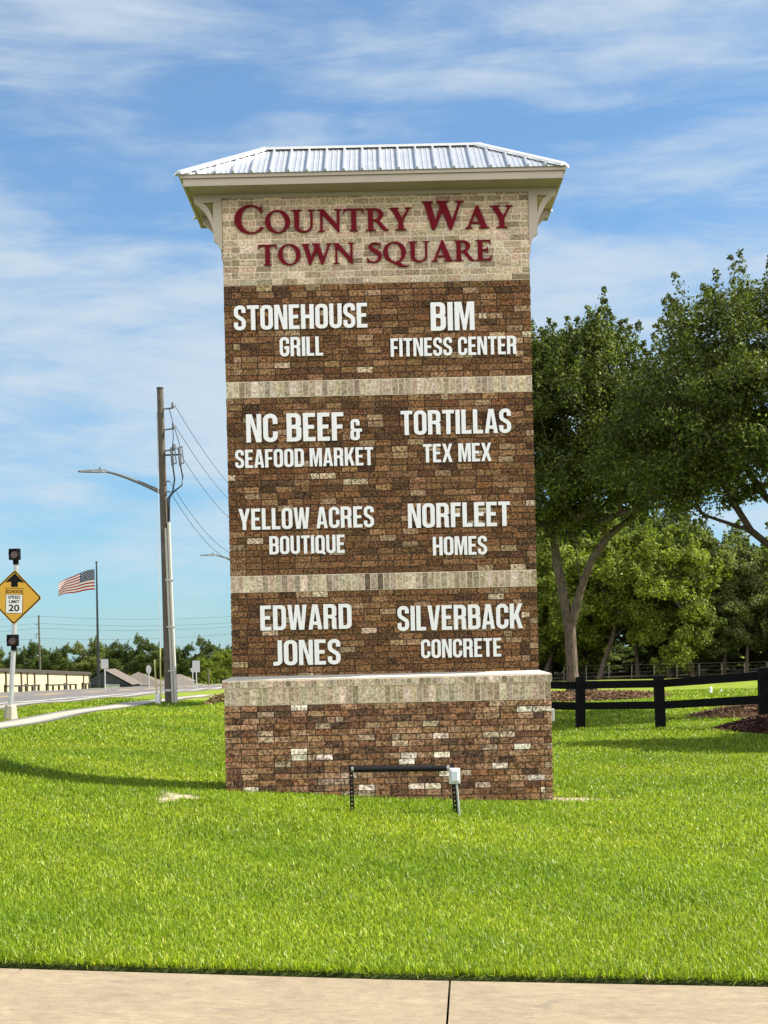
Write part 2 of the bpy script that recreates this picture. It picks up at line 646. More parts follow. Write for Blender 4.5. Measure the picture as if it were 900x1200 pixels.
def strip(name, mat, pts_l, pts_r, lift, kind='structure', parent=None, ysub=40, xsub=6, thick=0.0):
    """a sheet between two lines that follows the ground"""
    L = np.array(pts_l, float)
    Rr = np.array(pts_r, float)

    t = np.linspace(0, len(L) - 1, ysub + 1)
    li = np.stack([np.interp(t, range(len(L)), L[:, k]) for k in (0, 1)], -1)
    ri = np.stack([np.interp(t, range(len(Rr)), Rr[:, k]) for k in (0, 1)], -1)
    s = np.linspace(0, 1, xsub + 1)
    P = li[:, None, :] * (1 - s)[None, :, None] + ri[:, None, :] * s[None, :, None]
    Z = gz(P[..., 0], P[..., 1]) + lift
    V = np.concatenate([P, Z[..., None]], -1).reshape(-1, 3)
    nx = xsub + 1
    i = np.arange(ysub * xsub)
    r, c = i // xsub, i % xsub
    F = np.stack([r * nx + c, r * nx + c + 1, (r + 1) * nx + c + 1, (r + 1) * nx + c], -1)
    Fs = [F]
    if thick:
        n0 = len(V)
        V2 = V.copy()
        V2[:, 2] -= thick
        V = np.concatenate([V, V2])
        edge = []
        for k in range(ysub):
            for cc, flip in ((0, 0), (xsub, 1)):
                a, b = k * nx + cc, (k + 1) * nx + cc
                edge.append((a, b, b + n0, a + n0))
        for k in range(xsub):
            for rr in (0, ysub):
                a, b = rr * nx + k, rr * nx + k + 1
                edge.append((a, b, b + n0, a + n0))
        Fs.append(np.array(edge))
    me = mesh_np(name, V, Fs, mats=[mat])
    o = link(name, me, parent)
    if kind: o['kind'] = kind
    return o


# road (runs away beside the lawn, falling gently), its gutter, markings and the far footpath
M_ASPHALT = plain('worn_asphalt', (0.135, 0.122, 0.112), 0.9, vary=0.13, scale=0.7, bump=0.15, bscale=40)
M_LINE_W = plain('white_road_paint', (0.50, 0.49, 0.46), 0.7, vary=0.08, scale=2)
M_LINE_Y = plain('yellow_road_paint', (0.46, 0.31, 0.10), 0.7, vary=0.08, scale=2)
road = strip('road', M_ASPHALT, [(-23.4, 10), (-23.4, 180)], [(-11.0, 10), (-11.0, 180)], 0.030, ysub=170, xsub=10)
strip('gutter', M_CONC, [(-10.995, 10), (-10.995, 180)], [(-10.35, 10), (-10.35, 180)], 0.060, ysub=170, xsub=2, thick=0.15)['kind'] = 'structure'
strip('kerb', M_CONC, [(-24.0, 10), (-24.0, 180)], [(-23.405, 10), (-23.405, 180)], 0.055, ysub=170, xsub=2, thick=0.15)['kind'] = 'structure'
strip('centre_line', M_LINE_Y, [(-16.75, 10), (-16.75, 180)], [(-16.45, 10), (-16.45, 180)], 0.036, None, road, 170, 1)
strip('centre_line', M_LINE_Y, [(-16.2, 10), (-16.2, 180)], [(-15.95, 10), (-15.95, 180)], 0.036, None, road, 170, 1)
strip('edge_line', M_LINE_W, [(-11.55, 10), (-11.55, 180)], [(-11.38, 10), (-11.38, 180)], 0.036, None, road, 170, 1)
strip('edge_line', M_LINE_W, [(-23.1, 10), (-23.1, 180)], [(-22.95, 10), (-22.95, 180)], 0.036, None, road, 170, 1)
for k in range(9):
    y0 = 38 + 12.2 * k
    strip('lane_dash', M_LINE_W, [(-20.05, y0), (-20.05, y0 + 3.6)], [(-19.87, y0), (-19.87, y0 + 3.6)], 0.036, None, road, 4, 1)
strip('footpath', M_CONC, [(-8.55, 14), (-8.6, 50), (-8.75, 76)], [(-7.75, 14), (-7.75, 50), (-7.95, 76)], 0.045, ysub=90, xsub=3, thick=0.14)


def build_walk():
    """the concrete walk at our feet: slabs parted by tooled joints"""
    m, n, l, p = nodes_of('broomed_concrete')
    p.inputs['Roughness'].default_value = 0.92
    p.inputs['Specular IOR Level'].default_value = 0.15
    tcn = n.new('ShaderNodeTexCoord')
    cur = None
    for sc, lo, hi in ((1.3, 0.86, 1.1), (11, 0.84, 1.12), (130, 0.72, 1.22)):
        nz = n.new('ShaderNodeTexNoise')
        nz.inputs['Scale'].default_value = sc
        nz.inputs['Detail'].default_value = 5
        nz.inputs['Roughness'].default_value = 0.7
        l.new(tcn.outputs['Object'], nz.inputs['Vector'])
        rp = n.new('ShaderNodeValToRGB')
        rp.color_ramp.elements[0].position = 0.3
        rp.color_ramp.elements[1].position = 0.7
        a = (0.275, 0.220, 0.145) if cur is None else (1, 1, 1)
        rp.color_ramp.elements[0].color = tuple(lo * c for c in a) + (1,)
        rp.color_ramp.elements[1].color = tuple(hi * c for c in a) + (1,)
        l.new(nz.outputs['Fac'], rp.inputs[0])
        if cur is None:
            cur = rp.outputs[0]
        else:
            mx = n.new('ShaderNodeMix')
            mx.data_type = 'RGBA'
            mx.blend_type = 'MULTIPLY'
            mx.clamp_result = False
            mx.inputs[0].default_value = 1
            l.new(cur, mx.inputs[6])
            l.new(rp.outputs[0], mx.inputs[7])
            cur = mx.outputs[2]
    mpb = n.new('ShaderNodeMapping')
    mpb.inputs['Scale'].default_value = (7, 150, 7)
    l.new(tcn.outputs['Object'], mpb.inputs[0])
    nbm = n.new('ShaderNodeTexNoise')
    nbm.inputs['Scale'].default_value = 1.0
    nbm.inputs['Detail'].default_value = 4
    l.new(mpb.outputs[0], nbm.inputs['Vector'])
    rpb = n.new('ShaderNodeMapRange')
    rpb.inputs['From Min'].default_value = .3
    rpb.inputs['From Max'].default_value = .7
    rpb.inputs['To Min'].default_value = .82
    rpb.inputs['To Max'].default_value = 1.14
    l.new(nbm.outputs['Fac'], rpb.inputs['Value'])
    mxb = n.new('ShaderNodeMix')
    mxb.data_type = 'RGBA'
    mxb.blend_type = 'MULTIPLY'
    mxb.clamp_result = False
    mxb.inputs[0].default_value = 1
    l.new(cur, mxb.inputs[6])
    l.new(rpb.outputs[0], mxb.inputs[7])
    cur = mxb.outputs[2]
    # a few dark stains
    ns = n.new('ShaderNodeTexNoise')
    ns.inputs['Scale'].default_value = 4.3
    ns.inputs['Detail'].default_value = 2
    l.new(tcn.outputs['Object'], ns.inputs['Vector'])
    mr = n.new('ShaderNodeMapRange')
    mr.inputs['From Min'].default_value = 0.66
    mr.inputs['From Max'].default_value = 0.74
    mr.inputs['To Max'].default_value = 0.45
    l.new(ns.outputs['Fac'], mr.inputs['Value'])
    ms = n.new('ShaderNodeMix')
    ms.data_type = 'RGBA'
    ms.inputs[7].default_value = (0.14, 0.12, 0.10, 1)
    l.new(mr.outputs[0], ms.inputs[0])
    l.new(cur, ms.inputs[6])
    l.new(ms.outputs[2], p.inputs['Base Color'])
    b = n.new('ShaderNodeBump')
    b.inputs['Strength'].default_value = 0.35
    b.inputs['Distance'].default_value = 0.004
    l.new(nz.outputs['Fac'], b.inputs['Height'])
    l.new(b.outputs[0], p.inputs['Normal'])
    mb = MB()
    skew = 0.055
    joints = [-9.04, -6.70, -4.36, -2.02, 0.32, 2.66, 5.0, 7.34]
    for i in range(len(joints) - 1):
        xs = np.linspace(joints[i] + 0.006, joints[i + 1] - 0.006, 9)
        ya, yb = 4.0, EDGE_Y
        top, bot = [], []
        bev = 0.006
        for yy, dz in ((ya, 0), (yb - bev, 0), (yb, -bev), (yb, -0.12)):
            for x in xs:
                xx = x + (yy - EDGE_Y) * skew
                top.append((xx, yy, gzf(x, EDGE_Y) - 0.012 + dz))
        n9 = len(xs)
        fs = []
        for r in range(3):
            for c in range(n9 - 1):
                fs.append((r * n9 + c, r * n9 + c + 1, (r + 1) * n9 + c + 1, (r + 1) * n9 + c))
        mb.add(top, fs)
        for side in (0, n9 - 1):
            a, b2 = top[side], top[n9 + side]
            mb.add([a, b2, (b2[0], b2[1], b2[2] - 0.1), (a[0], a[1], a[2] - 0.1)], [(0, 1, 2, 3)])
    o = mb.build('sidewalk', m)
    o['kind'] = 'structure'
    # darker bed seen in the joints
    return o


build_walk()

# ------------------------------------------------------------------ the brick sign
SX0, SX1 = -1.875, 1.905            # shaft
SY0, SDEP = 20.0, 1.04
BX0, BX1 = -1.975, 2.040            # base
BY0, BY1 = 19.90, 21.14
Z_BASE, Z_ROW, Z_CAP = 1.178, 1.394, 1.494
Z_B2A, Z_B2B = 2.570, 2.775
Z_B1A, Z_B1B = 4.970, 5.170
Z_HEAD, Z_TOP = 6.355, 7.47
CX = 0.0
YC = SY0 + SDEP / 2
sign = empty('brick_sign', (0, YC, gzf(0, YC)))
tag(sign, 'tall brown brick pylon sign with cream bands, metal hip roof and raised shop names', 'sign')


def P(o):
    """hang a part that was modelled in world coordinates under the sign"""
    o.parent = sign
    o.matrix_parent_inverse = Matrix.Translation(sign.location).inverted()
    return o


def rc(rng, pal):
    w = [p[0] for p in pal]
    i = rng.choices(range(len(pal)), w)[0]
    c = pal[i][1]
    k = rng.uniform(0.80, 1.22)
    return tuple(max(0.004, min(0.85, c[j] * k * rng.uniform(0.94, 1.06))) for j in range(3))


DARK = [(30, (0.1238, 0.0595, 0.0251)), (38, (0.1769, 0.0894, 0.0382)), (20, (0.2417, 0.1318, 0.0615)), (10, (0.0779, 0.0393, 0.0195)), (6, (0.1712, 0.0787, 0.0316)), (7.290000000000002, (0.3009, 0.2014, 0.1148)), (3.1590000000000003, (0.4774, 0.3745, 0.254))]
BASEP = [(24, (0.1703, 0.0854, 0.045)), (36, (0.2676, 0.1437, 0.0755)), (22, (0.3648, 0.2169, 0.1233)), (8, (0.1005, 0.0569, 0.0349)), (7, (0.2497, 0.1173, 0.0537)), (8.064, (0.4357, 0.3142, 0.2134)), (4.608, (0.7899, 0.6534, 0.5242))]
CREAM = [(50, (0.5148, 0.4096, 0.2978)), (30, (0.4211, 0.3331, 0.236)), (10, (0.6318, 0.5132, 0.3934)), (8, (0.3159, 0.2401, 0.163))]
BANDP = [(46, (0.5433, 0.4466, 0.3296)), (32, (0.4398, 0.3586, 0.257)), (10, (0.6727, 0.5661, 0.4482)), (9, (0.3234, 0.2579, 0.1846)), (2, (0.1294, 0.1007, 0.0725))]


def course_wall(name, x0, x1, y0, y1, z0, z1, n, pal, bm_, mm, seed, swap=None):
    rng = random.Random(seed)
    mb = MB()
    j, dp = (0.0125, 0.004) if bm_ is M_CREAM else (0.011, 0.009)
    mb.box((x0 + dp, y0 + dp, z0), (x1 - dp, y1 - dp, z1), 1)
    h = (z1 - z0) / n
    L, D = 0.2032, 0.09
    for c in range(n):
        za, zb = z0 + c * h + j * 0.5, z0 + (c + 1) * h - j * 0.5
        for side in range(4):
            horizontal = side in (0, 2)
            a, b = (x0, x1) if horizontal else (y0, y1)
            first = (c + side) % 2
            t = a + (0.0 if horizontal == (c % 2 == 0) else D + j)
            end = b - (0.0 if horizontal == (c % 2 == 0) else D + j)
            first_len = L - j if (c % 2 == 0) else L * 0.5 - j + rng.uniform(-0.02, 0.03)
            ln = first_len
            while t < end - 0.03:
                e = min(t + ln, end)
                if end - e < 0.045: e = end
                pr = rng.uniform(-0.001, 0.004)
                col = rc(rng, pal)
                if swap and swap(side, c, n, t, rng): col = rc(rng, swap(side, c, n, t, rng))
                jit = 0.0012
                zj = rng.uniform(-0.0015, 0.0015)
                if side == 0: bx = ((t, y0 - pr, za + zj), (e, y0 + D, zb + zj))
                elif side == 2: bx = ((t, y1 - D, za + zj), (e, y1 + pr, zb + zj))
                elif side == 1: bx = ((x1 - D, t, za + zj), (x1 + pr, e, zb + zj))
                else: bx = ((x0 - pr, t, za + zj), (x0 + D, e, zb + zj))
                mb.box(bx[0], bx[1], 0, col, jit)
                t = e + j
                ln = L - j + rng.uniform(-0.006, 0.006)
                if rng.random() < 0.10: ln *= 0.5
    return P(mb.build(name, [bm_, mm]))


def soldier_band(name, x0, x1, y0, y1, z0, z1, pal, bm_, mm, seed, w=0.0785):
    """bricks on end"""
    rng = random.Random(seed)
    mb = MB()
    j = 0.013
    mb.box((x0 + 0.004, y0 + 0.004, z0), (x1 - 0.004, y1 - 0.004, z1), 1)
    for side in range(4):
        a, b = (x0, x1) if side in (0, 2) else (y0 + 0.095, y1 - 0.095)
        n = max(1, round((b - a) / w))
        st = (b - a) / n
        for i in range(n):
            t, e = a + i * st + j / 2, a + (i + 1) * st - j / 2
            pr = rng.uniform(0, 0.004)
            za, zb = z0 + 0.007 + rng.uniform(-0.002, 0.002), z1 - 0.007 + rng.uniform(-0.002, 0.002)
            col = rc(rng, pal)
            if side == 0: bx = ((t, y0 - pr, za), (e, y0 + 0.09, zb))
            elif side == 2: bx = ((t, y1 - 0.09, za), (e, y1 + pr, zb))
            elif side == 1: bx = ((x1 - 0.09, t, za), (x1 + pr, e, zb))
            else: bx = ((x0 - pr, t, za), (x0 + 0.09, e, zb))
            mb.box(bx[0], bx[1], 0, col, 0.0012)
    return P(mb.build(name, [bm_, mm]))


def head_swap(side, c, n, t, rng):
    return None


SY1 = SY0 + SDEP
course_wall('brick_base', BX0, BX1, BY0, BY1, -0.20, Z_BASE, 18, BASEP, M_BRICK, M_MORTAR_D, 3)
soldier_band('soldier_course', BX0, BX1, BY0 - 0.004, BY1 + 0.004, Z_BASE, Z_ROW, BANDP, M_CREAM, M_MORTAR_L, 4)
cap = soldier_band('cap_course', BX0 - 0.022, BX1 + 0.016, BY0 - 0.025, BY1 + 0.022, Z_ROW, Z_CAP - 0.012, BANDP, M_CREAM, M_MORTAR_L, 5)
mb = MB()
ox0, ox1, oy0, oy1 = BX0 - 0.014, BX1 + 0.008, BY0 - 0.016, BY1 + 0.014
lo_ = [(ox0, oy0, Z_CAP - .013), (ox1, oy0, Z_CAP - .013), (ox1, oy1, Z_CAP - .013), (ox0, oy1, Z_CAP - .013)]
mi_ = [(p[0], p[1], Z_CAP) for p in lo_]
hi_ = [(SX0 - .001, SY0 - .003, Z_CAP + .042), (SX1 + .001, SY0 - .003, Z_CAP + .042), (SX1 + .001, SY1 + .003, Z_CAP + .042), (SX0 - .001, SY1 + .003, Z_CAP + .042)]
mb.add(lo_ + mi_ + hi_, [(a + k, a + (k + 1) % 4, a + 4 + (k + 1) % 4, a + 4 + k) for a in (0, 4) for k in range(4)] + [(8, 9, 10, 11)])
P(mb.build('cap_mortar_wash', plain('pale_mortar_wash', (0.50, 0.47, 0.40), .9, vary=.1)))
course_wall('brick_panel', SX0, SX1, SY0, SY1, Z_CAP, Z_B2A, 14, DARK, M_BRICK, M_MORTAR_D, 6)
soldier_band('cream_band', SX0, SX1, SY0 - 0.012, SY1 + 0.012, Z_B2A, Z_B2B, BANDP, M_CREAM, M_MORTAR_L, 7)
course_wall('brick_panel', SX0, SX1, SY0, SY1, Z_B2B, Z_B1A, 28, DARK, M_BRICK, M_MORTAR_D, 8)
soldier_band('cream_band', SX0, SX1, SY0 - 0.012, SY1 + 0.012, Z_B1A, Z_B1B, BANDP, M_CREAM, M_MORTAR_L, 9)
course_wall('brick_panel', SX0, SX1, SY0, SY1, Z_B1B, Z_HEAD, 15, DARK, M_BRICK, M_MORTAR_D, 10)
course_wall('cream_header', SX0, SX1, SY0, SY1, Z_HEAD, Z_TOP + 0.02, 14, CREAM, M_CREAM, M_MORTAR_L, 11)

# roof
RX, RY0, RY1 = 2.332, 19.50, 21.54
EAVE_Z, RIDGE_Z, RIDGE_X = 7.600, 8.185, 1.35


def build_roof():
    a, b, c, d = Vector((-RX, RY0, EAVE_Z)), Vector((RX, RY0, EAVE_Z)), Vector((RX, RY1, EAVE_Z)), Vector((-RX, RY1, EAVE_Z))
    e, f = Vector((-RIDGE_X, YC, RIDGE_Z)), Vector((RIDGE_X, YC, RIDGE_Z))
    mb = MB()
    mb.add([a, b, c, d, e, f], [(0, 1, 5, 4), (1, 2, 5), (2, 3, 4, 5), (3, 0, 4), (3, 2, 1, 0)])
    roof = P(mb.build('roof', M_ROOF))
    seams = MB()

    def slope(p0, p1, apex0, apex1, n_dir, sp):
        """ribs that climb the slope from the eave p0-p1"""
        L = (p1 - p0).length
        ex = (p1 - p0).normalized()
        n = int(L / sp)
        off = (L - n * sp) / 2
        up = ((apex0 + apex1) / 2 - (p0 + p1) / 2)
        run = up.length
        upn = up.normalized()
        nor = ex.cross(upn).normalized()
        if nor.z < 0: nor = -nor
        for i in range(n + 1):
            s = off + i * sp
            half = (apex1 - apex0).length / 2
            hipw = L / 2 - half
            m = min(s, L - s)
            ht = run if m >= hipw else run * m / max(hipw, 1e-6)
            for ds, w, hh in ((0.0, 0.018, 0.030), (sp * 0.36, 0.008, 0.007), (sp * 0.64, 0.008, 0.007)):
                s2 = s + ds
                if s2 > L - 0.05 or s2 < 0.05: continue
                m = min(s2, L - s2)
                ht = run if m >= hipw else run * m / max(hipw, 1e-6)
                if ht < 0.08: continue
                q0 = p0 + ex * s2 - upn * 0.0
                q1 = q0 + upn * (ht - 0.01)
                vs = [q0 - ex * w, q0 + ex * w, q0 + ex * w * 0.6 + nor * hh, q0 - ex * w * 0.6 + nor * hh]
                vs += [v + (q1 - q0) for v in vs]
                seams.add(vs, [(0, 1, 2, 3), (7, 6, 5, 4), (1, 5, 6, 2), (2, 6, 7, 3), (3, 7, 4, 0)])
    slope(a, b, e, f, -1, 0.2215)
    slope(c, d, f, e, 1, 0.2215)
    slope(b, c, f, f, 1, 0.2215)
    slope(d, a, e, e, 1, 0.2215)
    o = seams.build('standing_seam', M_ROOF, roof)
    rid = MB()

    def capline(p, q, w=0.075, lift=0.045):
        dr = (q - p).normalized()
        sd = dr.cross(Vector((0, 0, 1))).normalized() * w
        up = Vector((0, 0, lift))
        vs = [p - sd + up * 0.35, p + up, p + sd + up * 0.35, q - sd + up * 0.35, q + up, q + sd + up * 0.35]
        dn = Vector((0, 0, -0.03))
        vs += [v + dn for v in vs]
        rid.add(vs, [(0, 1, 4, 3), (1, 2, 5, 4), (6, 9, 10, 7), (7, 10, 11, 8), (0, 3, 9, 6), (2, 8, 11, 5), (0, 6, 7, 1), (1, 7, 8, 2), (3, 4, 10, 9), (4, 5, 11, 10)])
    for p in (a, d): capline(p, e)
    for p in (b, c): capline(p, f)
    capline(e - Vector((0.04, 0, 0)), f + Vector((0.04, 0, 0)), 0.085, 0.036)
    rid.build('ridge_cap', M_RIDGE, roof)
    roof.location.x -= 0.02
    # drip edge, fascia and soffit
    fx, fy0, fy1 = 2.295, 19.555, 21.485
    mb = MB()
    t = 0.03
    def frame(x, y0, y1, z0, z1, th):
        mb.box((-x, y0, z0), (x, y0 + th, z1))
        mb.box((-x, y1 - th, z0), (x, y1, z1))
        mb.box((-x, y0 + th, z0), (-x + th, y1 - th, z1))
        mb.box((x - th, y0 + th, z0), (x, y1 - th, z1))
    frame(fx, fy0, fy1, Z_TOP, 7.557, t)
    P(mb.build('fascia', M_TRIM))
    mb = MB()
    frame(fx + 0.028, fy0 - 0.028, fy1 + 0.028, 7.559, 7.603, 0.05)
    P(mb.build('drip_edge', M_TRIM))
    mb = MB()
    mb.box((-fx + t, fy0 + t, Z_TOP + 0.014), (fx - t, fy1 - t, Z_TOP + 0.030))
    P(mb.build('soffit', M_TRIM))
    mb = MB()
    x0, x1, y0, y1 = SX0 - 0.02, SX1 + 0.02, SY0 - 0.022, SY1 + 0.022
    mb.box((x0, y0, Z_TOP - 0.035), (x1, y0 + 0.018, Z_TOP + 0.012))
    mb.box((x0, y1 - 0.018, Z_TOP - 0.035), (x1, y1, Z_TOP + 0.012))
    P(mb.build('frieze_board', M_TRIM))


build_roof()


def build_brackets():
    """curved timber brackets under the side eaves, one at each corner"""
    top, leg_h, reach = Z_TOP + 0.013, 0.68, 0.33
    w = 0.095
    # outline, measured out from the wall (s) and down from the soffit (d)
    outer = []
    for i in range(15):
        t = i / 14.0
        ang = t * math.pi / 2
        outer.append((0.105 + (reach - 0.105) * (1 - math.sin(ang)) ** 0.9, 0.10 + 0.40 * (1 - math.cos(ang)) ** 0.75))
    outline = [(0, 0), (reach + 0.012, 0), (reach + 0.012, 0.085)] + outer + [(0.105, 0.56), (0.06, 0.60), (0.02, leg_h), (0, leg_h)]
    hole = []
    for i in range(11):
        t = i / 10.0
        ang = t * math.pi / 2
        hole.append((0.108 + (reach - 0.20) * (1 - math.sin(ang)) ** 0.9, 0.10 + 0.235 * (1 - math.cos(ang)) ** 0.8))
    hole = [(0.105, 0.088)] + hole
    for sx, xw in ((-1, SX0 - 0.002), (1, SX1 + 0.002)):
        for yy in (SY0 - 0.016, SY1 - w + 0.02):
            mb = MB()
            o2 = [(xw + sx * s, top - d) for s, d in outline]
            h2 = [(xw + sx * s, top - d) for s, d in hole]
            mb.prism(o2, yy, yy + w, holes=[h2])
            P(mb.build('eave_bracket', M_TRIM))


build_brackets()


# ---------------------------------------------------------------- lettering
def fillet(pts, seg=6):
    """closed polygon; a vertex (x, y, r) is rounded with radius r"""
    n = len(pts)
    out = []
    for i in range(n):
        p = pts[i]
        r = p[2] if len(p) > 2 else 0
        P0 = Vector(p[:2])
        if r <= 0:
            out.append(tuple(P0))
            continue
        A, B = Vector(pts[i - 1][:2]), Vector(pts[(i + 1) % n][:2])
        out.extend(_arc(A, P0, B, r, seg))
    return out


def _arc(A, P0, B, r, seg):
    da, db = (A - P0), (B - P0)
    la, lb = da.length, db.length
    da.normalize(); db.normalize()
    cosw = max(-0.9999, min(0.9999, da.dot(db)))
    half = math.acos(cosw) / 2
    tl = min(r / math.tan(half), la * 0.499, lb * 0.499)
    r = tl * math.tan(half)
    s, e = P0 + da * tl, P0 + db * tl
    bis = (da + db).normalized()
    c = P0 + bis * (r / math.sin(half))
    a0 = math.atan2((s - c).y, (s - c).x)
    a1 = math.atan2((e - c).y, (e - c).x)
    d = a1 - a0
    while d > math.pi: d -= 2 * math.pi
    while d < -math.pi: d += 2 * math.pi
    return [(c.x + r * math.cos(a0 + d * k / seg), c.y + r * math.sin(a0 + d * k / seg)) for k in range(seg + 1)]


def stroke(pts, w, seg=9):
    """outline of a line of width w; inner vertices (x, y, r) are rounded"""
    c = [tuple(pts[0][:2])]
    for i in range(1, len(pts) - 1):
        p = pts[i]
        if len(p) > 2 and p[2] > 0:
            c.extend(_arc(Vector(pts[i - 1][:2]), Vector(p[:2]), Vector(pts[i + 1][:2]), p[2], seg))
        else:
            c.append(tuple(p[:2]))
    c.append(tuple(pts[-1][:2]))
    q = [Vector(c[0])]
    for p in c[1:]:
        if (Vector(p) - q[-1]).length > 1e-4: q.append(Vector(p))
    L, Rr = [], []
    for i, p in enumerate(q):
        d0 = (p - q[i - 1]).normalized() if i else (q[1] - p).normalized()
        d1 = (q[i + 1] - p).normalized() if i < len(q) - 1 else d0
        n0, n1 = Vector((-d0.y, d0.x)), Vector((-d1.y, d1.x))
        m = (n0 + n1).normalized()
        k = w / 2 / max(0.35, m.dot(n0))
        L.append(tuple(p + m * k))
        Rr.append(tuple(p - m * k))
    return L + Rr[::-1]


T, H = 0.158, 0.142        # stem and bar of the condensed capitals, as shares of the cap height


def sans():
    g = {}
    W = 0.46
    c = W - T / 2
    s = T / 2
    h = H / 2
    g['I'] = (T, [[(0, 0), (T, 0), (T, 1), (0, 1)]])
    g['L'] = (0.37, [[(0, 0), (0.36, 0), (0.36, H), (T, H), (T, 1), (0, 1)]])
    g['E'] = (0.395, [[(0, 0), (0.385, 0), (0.385, H), (T, H), (T, 0.435), (0.345, 0.435), (0.345, 0.575), (T, 0.575), (T, 1 - H), (0.385, 1 - H), (0.385, 1), (0, 1)]])
    g['F'] = (0.375, [[(0, 0), (T, 0), (T, 0.425), (0.335, 0.425), (0.335, 0.565), (T, 0.565), (T, 1 - H), (0.37, 1 - H), (0.37, 1), (0, 1)]])
    g['T'] = (0.425, [[(0.2125 - s, 0), (0.2125 + s, 0), (0.2125 + s, 1 - H), (0.425, 1 - H), (0.425, 1), (0, 1), (0, 1 - H), (0.2125 - s, 1 - H)]])
    g['H'] = (W + 0.01, [[(0, 0), (T, 0), (T, 0.43), (W + .01 - T, 0.43), (W + .01 - T, 0), (W + .01, 0), (W + .01, 1), (W + .01 - T, 1), (W + .01 - T, 0.573), (T, 0.573), (T, 1), (0, 1)]])
    g['N'] = (0.475, [[(0, 0), (0.142, 0), (0.142, 0.70), (0.31, 0), (0.475, 0), (0.475, 1), (0.333, 1), (0.333, 0.40), (0.185, 1), (0, 1)]])
    g['M'] = (0.605, [[(0, 0), (0.147, 0), (0.147, 0.71), (0.255, 0), (0.345, 0), (0.458, 0.70), (0.458, 0), (0.605, 0), (0.605, 1), (0.39, 1), (0.303, 0.40), (0.215, 1), (0, 1)]])
    g['W'] = (0.68, [[(0.105, 0), (0.285, 0), (0.343, 0.56), (0.40, 0), (0.58, 0), (0.68, 1), (0.535, 1), (0.487, 0.30), (0.415, 1), (0.27, 1), (0.20, 0.30), (0.15, 1), (0, 1)]])
    g['V'] = (0.47, [[(0.14, 0), (0.33, 0), (0.47, 1), (0.325, 1), (0.237, 0.28), (0.155, 1), (0, 1)]])
    g['A'] = (0.48, [[(0, 0), (0.145, 0), (0.168, 0.18), (0.312, 0.18), (0.335, 0), (0.48, 0), (0.335, 1), (0.145, 1)],
                     [(0.186, 0.315), (0.294, 0.315), (0.240, 0.76)]])
    g['X'] = (0.50, [[(0, 0), (0.15, 0), (0.247, 0.34), (0.345, 0), (0.50, 0), (0.345, 0.51), (0.49, 1), (0.345, 1), (0.255, 0.67), (0.17, 1), (0.01, 1), (0.155, 0.51)]])
    g['Y'] = (0.49, [[(0.245 - s, 0), (0.245 + s, 0), (0.245 + s, 0.345), (0.49, 1), (0.34, 1), (0.25, 0.60), (0.16, 1), (0, 1), (0.245 - s, 0.345)]])
    g['K'] = (0.48, [[(0, 0), (T, 0), (T, 0.31), (0.208, 0.40), (0.325, 0), (0.485, 0), (0.318, 0.56), (0.48, 1), (0.325, 1), (T, 0.545), (T, 1), (0, 1)]])
    g['O'] = (W, [fillet([(0, 0, .2), (W, 0, .2), (W, 1, .2), (0, 1, .2)]), fillet([(T, H, .072), (W - T, H, .072), (W - T, 1 - H, .072), (T, 1 - H, .072)])])
    g['D'] = (W, [fillet([(0, 0), (W, 0, .19), (W, 1, .19), (0, 1)]), fillet([(T, H), (W - T, H, .07), (W - T, 1 - H, .07), (T, 1 - H)])])
    g['B'] = (W, [fillet([(0, 0), (W, 0, .18), (W, .50, .13), (W - .065, .528), (W - .012, .56, .08), (W - .012, 1, .17), (0, 1)]),
                  fillet([(T, .14), (W - T, .14, .065), (W - T, .455, .065), (T, .455)]),
                  fillet([(T, .59), (W - T - .012, .59, .06), (W - T - .012, .86, .06), (T, .86)])])
    g['R'] = (W + .02, [fillet([(0, 0), (T, 0), (T, .43), (W - T - .01, .43, .07), (W - T - .01, .09), (W - T + .012, 0), (W + .018, 0), (W - .006, .08), (W - .006, .455, .08), (W - .07, .498), (W, .54, .1), (W, 1, .18), (0, 1)]),
                        fillet([(T, .568), (W - T, .568, .065), (W - T, .858, .065), (T, .858)])])
    g['P'] = (W, [fillet([(0, 0), (T, 0), (T, .40), (W, .40, .18), (W, 1, .18), (0, 1)]), fillet([(T, .54), (W - T, .54, .065), (W - T, .858, .065), (T, .858)])])
    g['C'] = (W - .005, [stroke([(c, .64), (c, 1 - h, .15), (s, 1 - h, .15), (s, h, .15), (c, h, .15), (c, .37)], .15)])
    g['G'] = (W, [stroke([(c, .66), (c, 1 - h, .15), (s, 1 - h, .15), (s, h, .15), (c, h, .15), (c, .455), (.225, .455)], .15)])
    g['S'] = (W - .02, [stroke([(c - .02, .70), (c - .02, 1 - h, .145), (s, 1 - h, .145), (s, .60, .17), (c - .02, .40, .17), (c - .02, h, .145), (s - .005, h, .145), (s - .005, .315)], .15)])
    g['U'] = (W, [stroke([(s, 1), (s, h, .15), (c, h, .15), (c, 1)], .153)])
    g['J'] = (0.31, [stroke([(.31 - s, 1), (.31 - s, h, .13), (0, h)], .15)])
    g['Q'] = (W + .01, [fillet([(0, 0, .2), (.25, 0), (.335, -.005), (.44, -.085), (.50, .02), (.425, .085), (W, .2), (W, 1, .2), (0, 1, .2)]),
                        fillet([(T, H, .072), (W - T, H, .072), (W - T, 1 - H, .072), (T, 1 - H, .072)])])
    g['&'] = (0.56, [fillet([(0, 0, .17), (.45, 0, .17), (.45, .40), (.56, .40), (.56, .545), (.20, .545, .04), (.18, .62, .03), (.18, .86, .05), (.275, .86, .05), (.275, .70), (.45, .70), (.45, 1, .17), (.02, 1, .17), (.02, .55, .09), (.07, .49), (0, .42, .1)]),
                     fillet([(.17, .14, .06), (.28, .14, .06), (.28, .40), (.17, .40, .06)])])
    return g


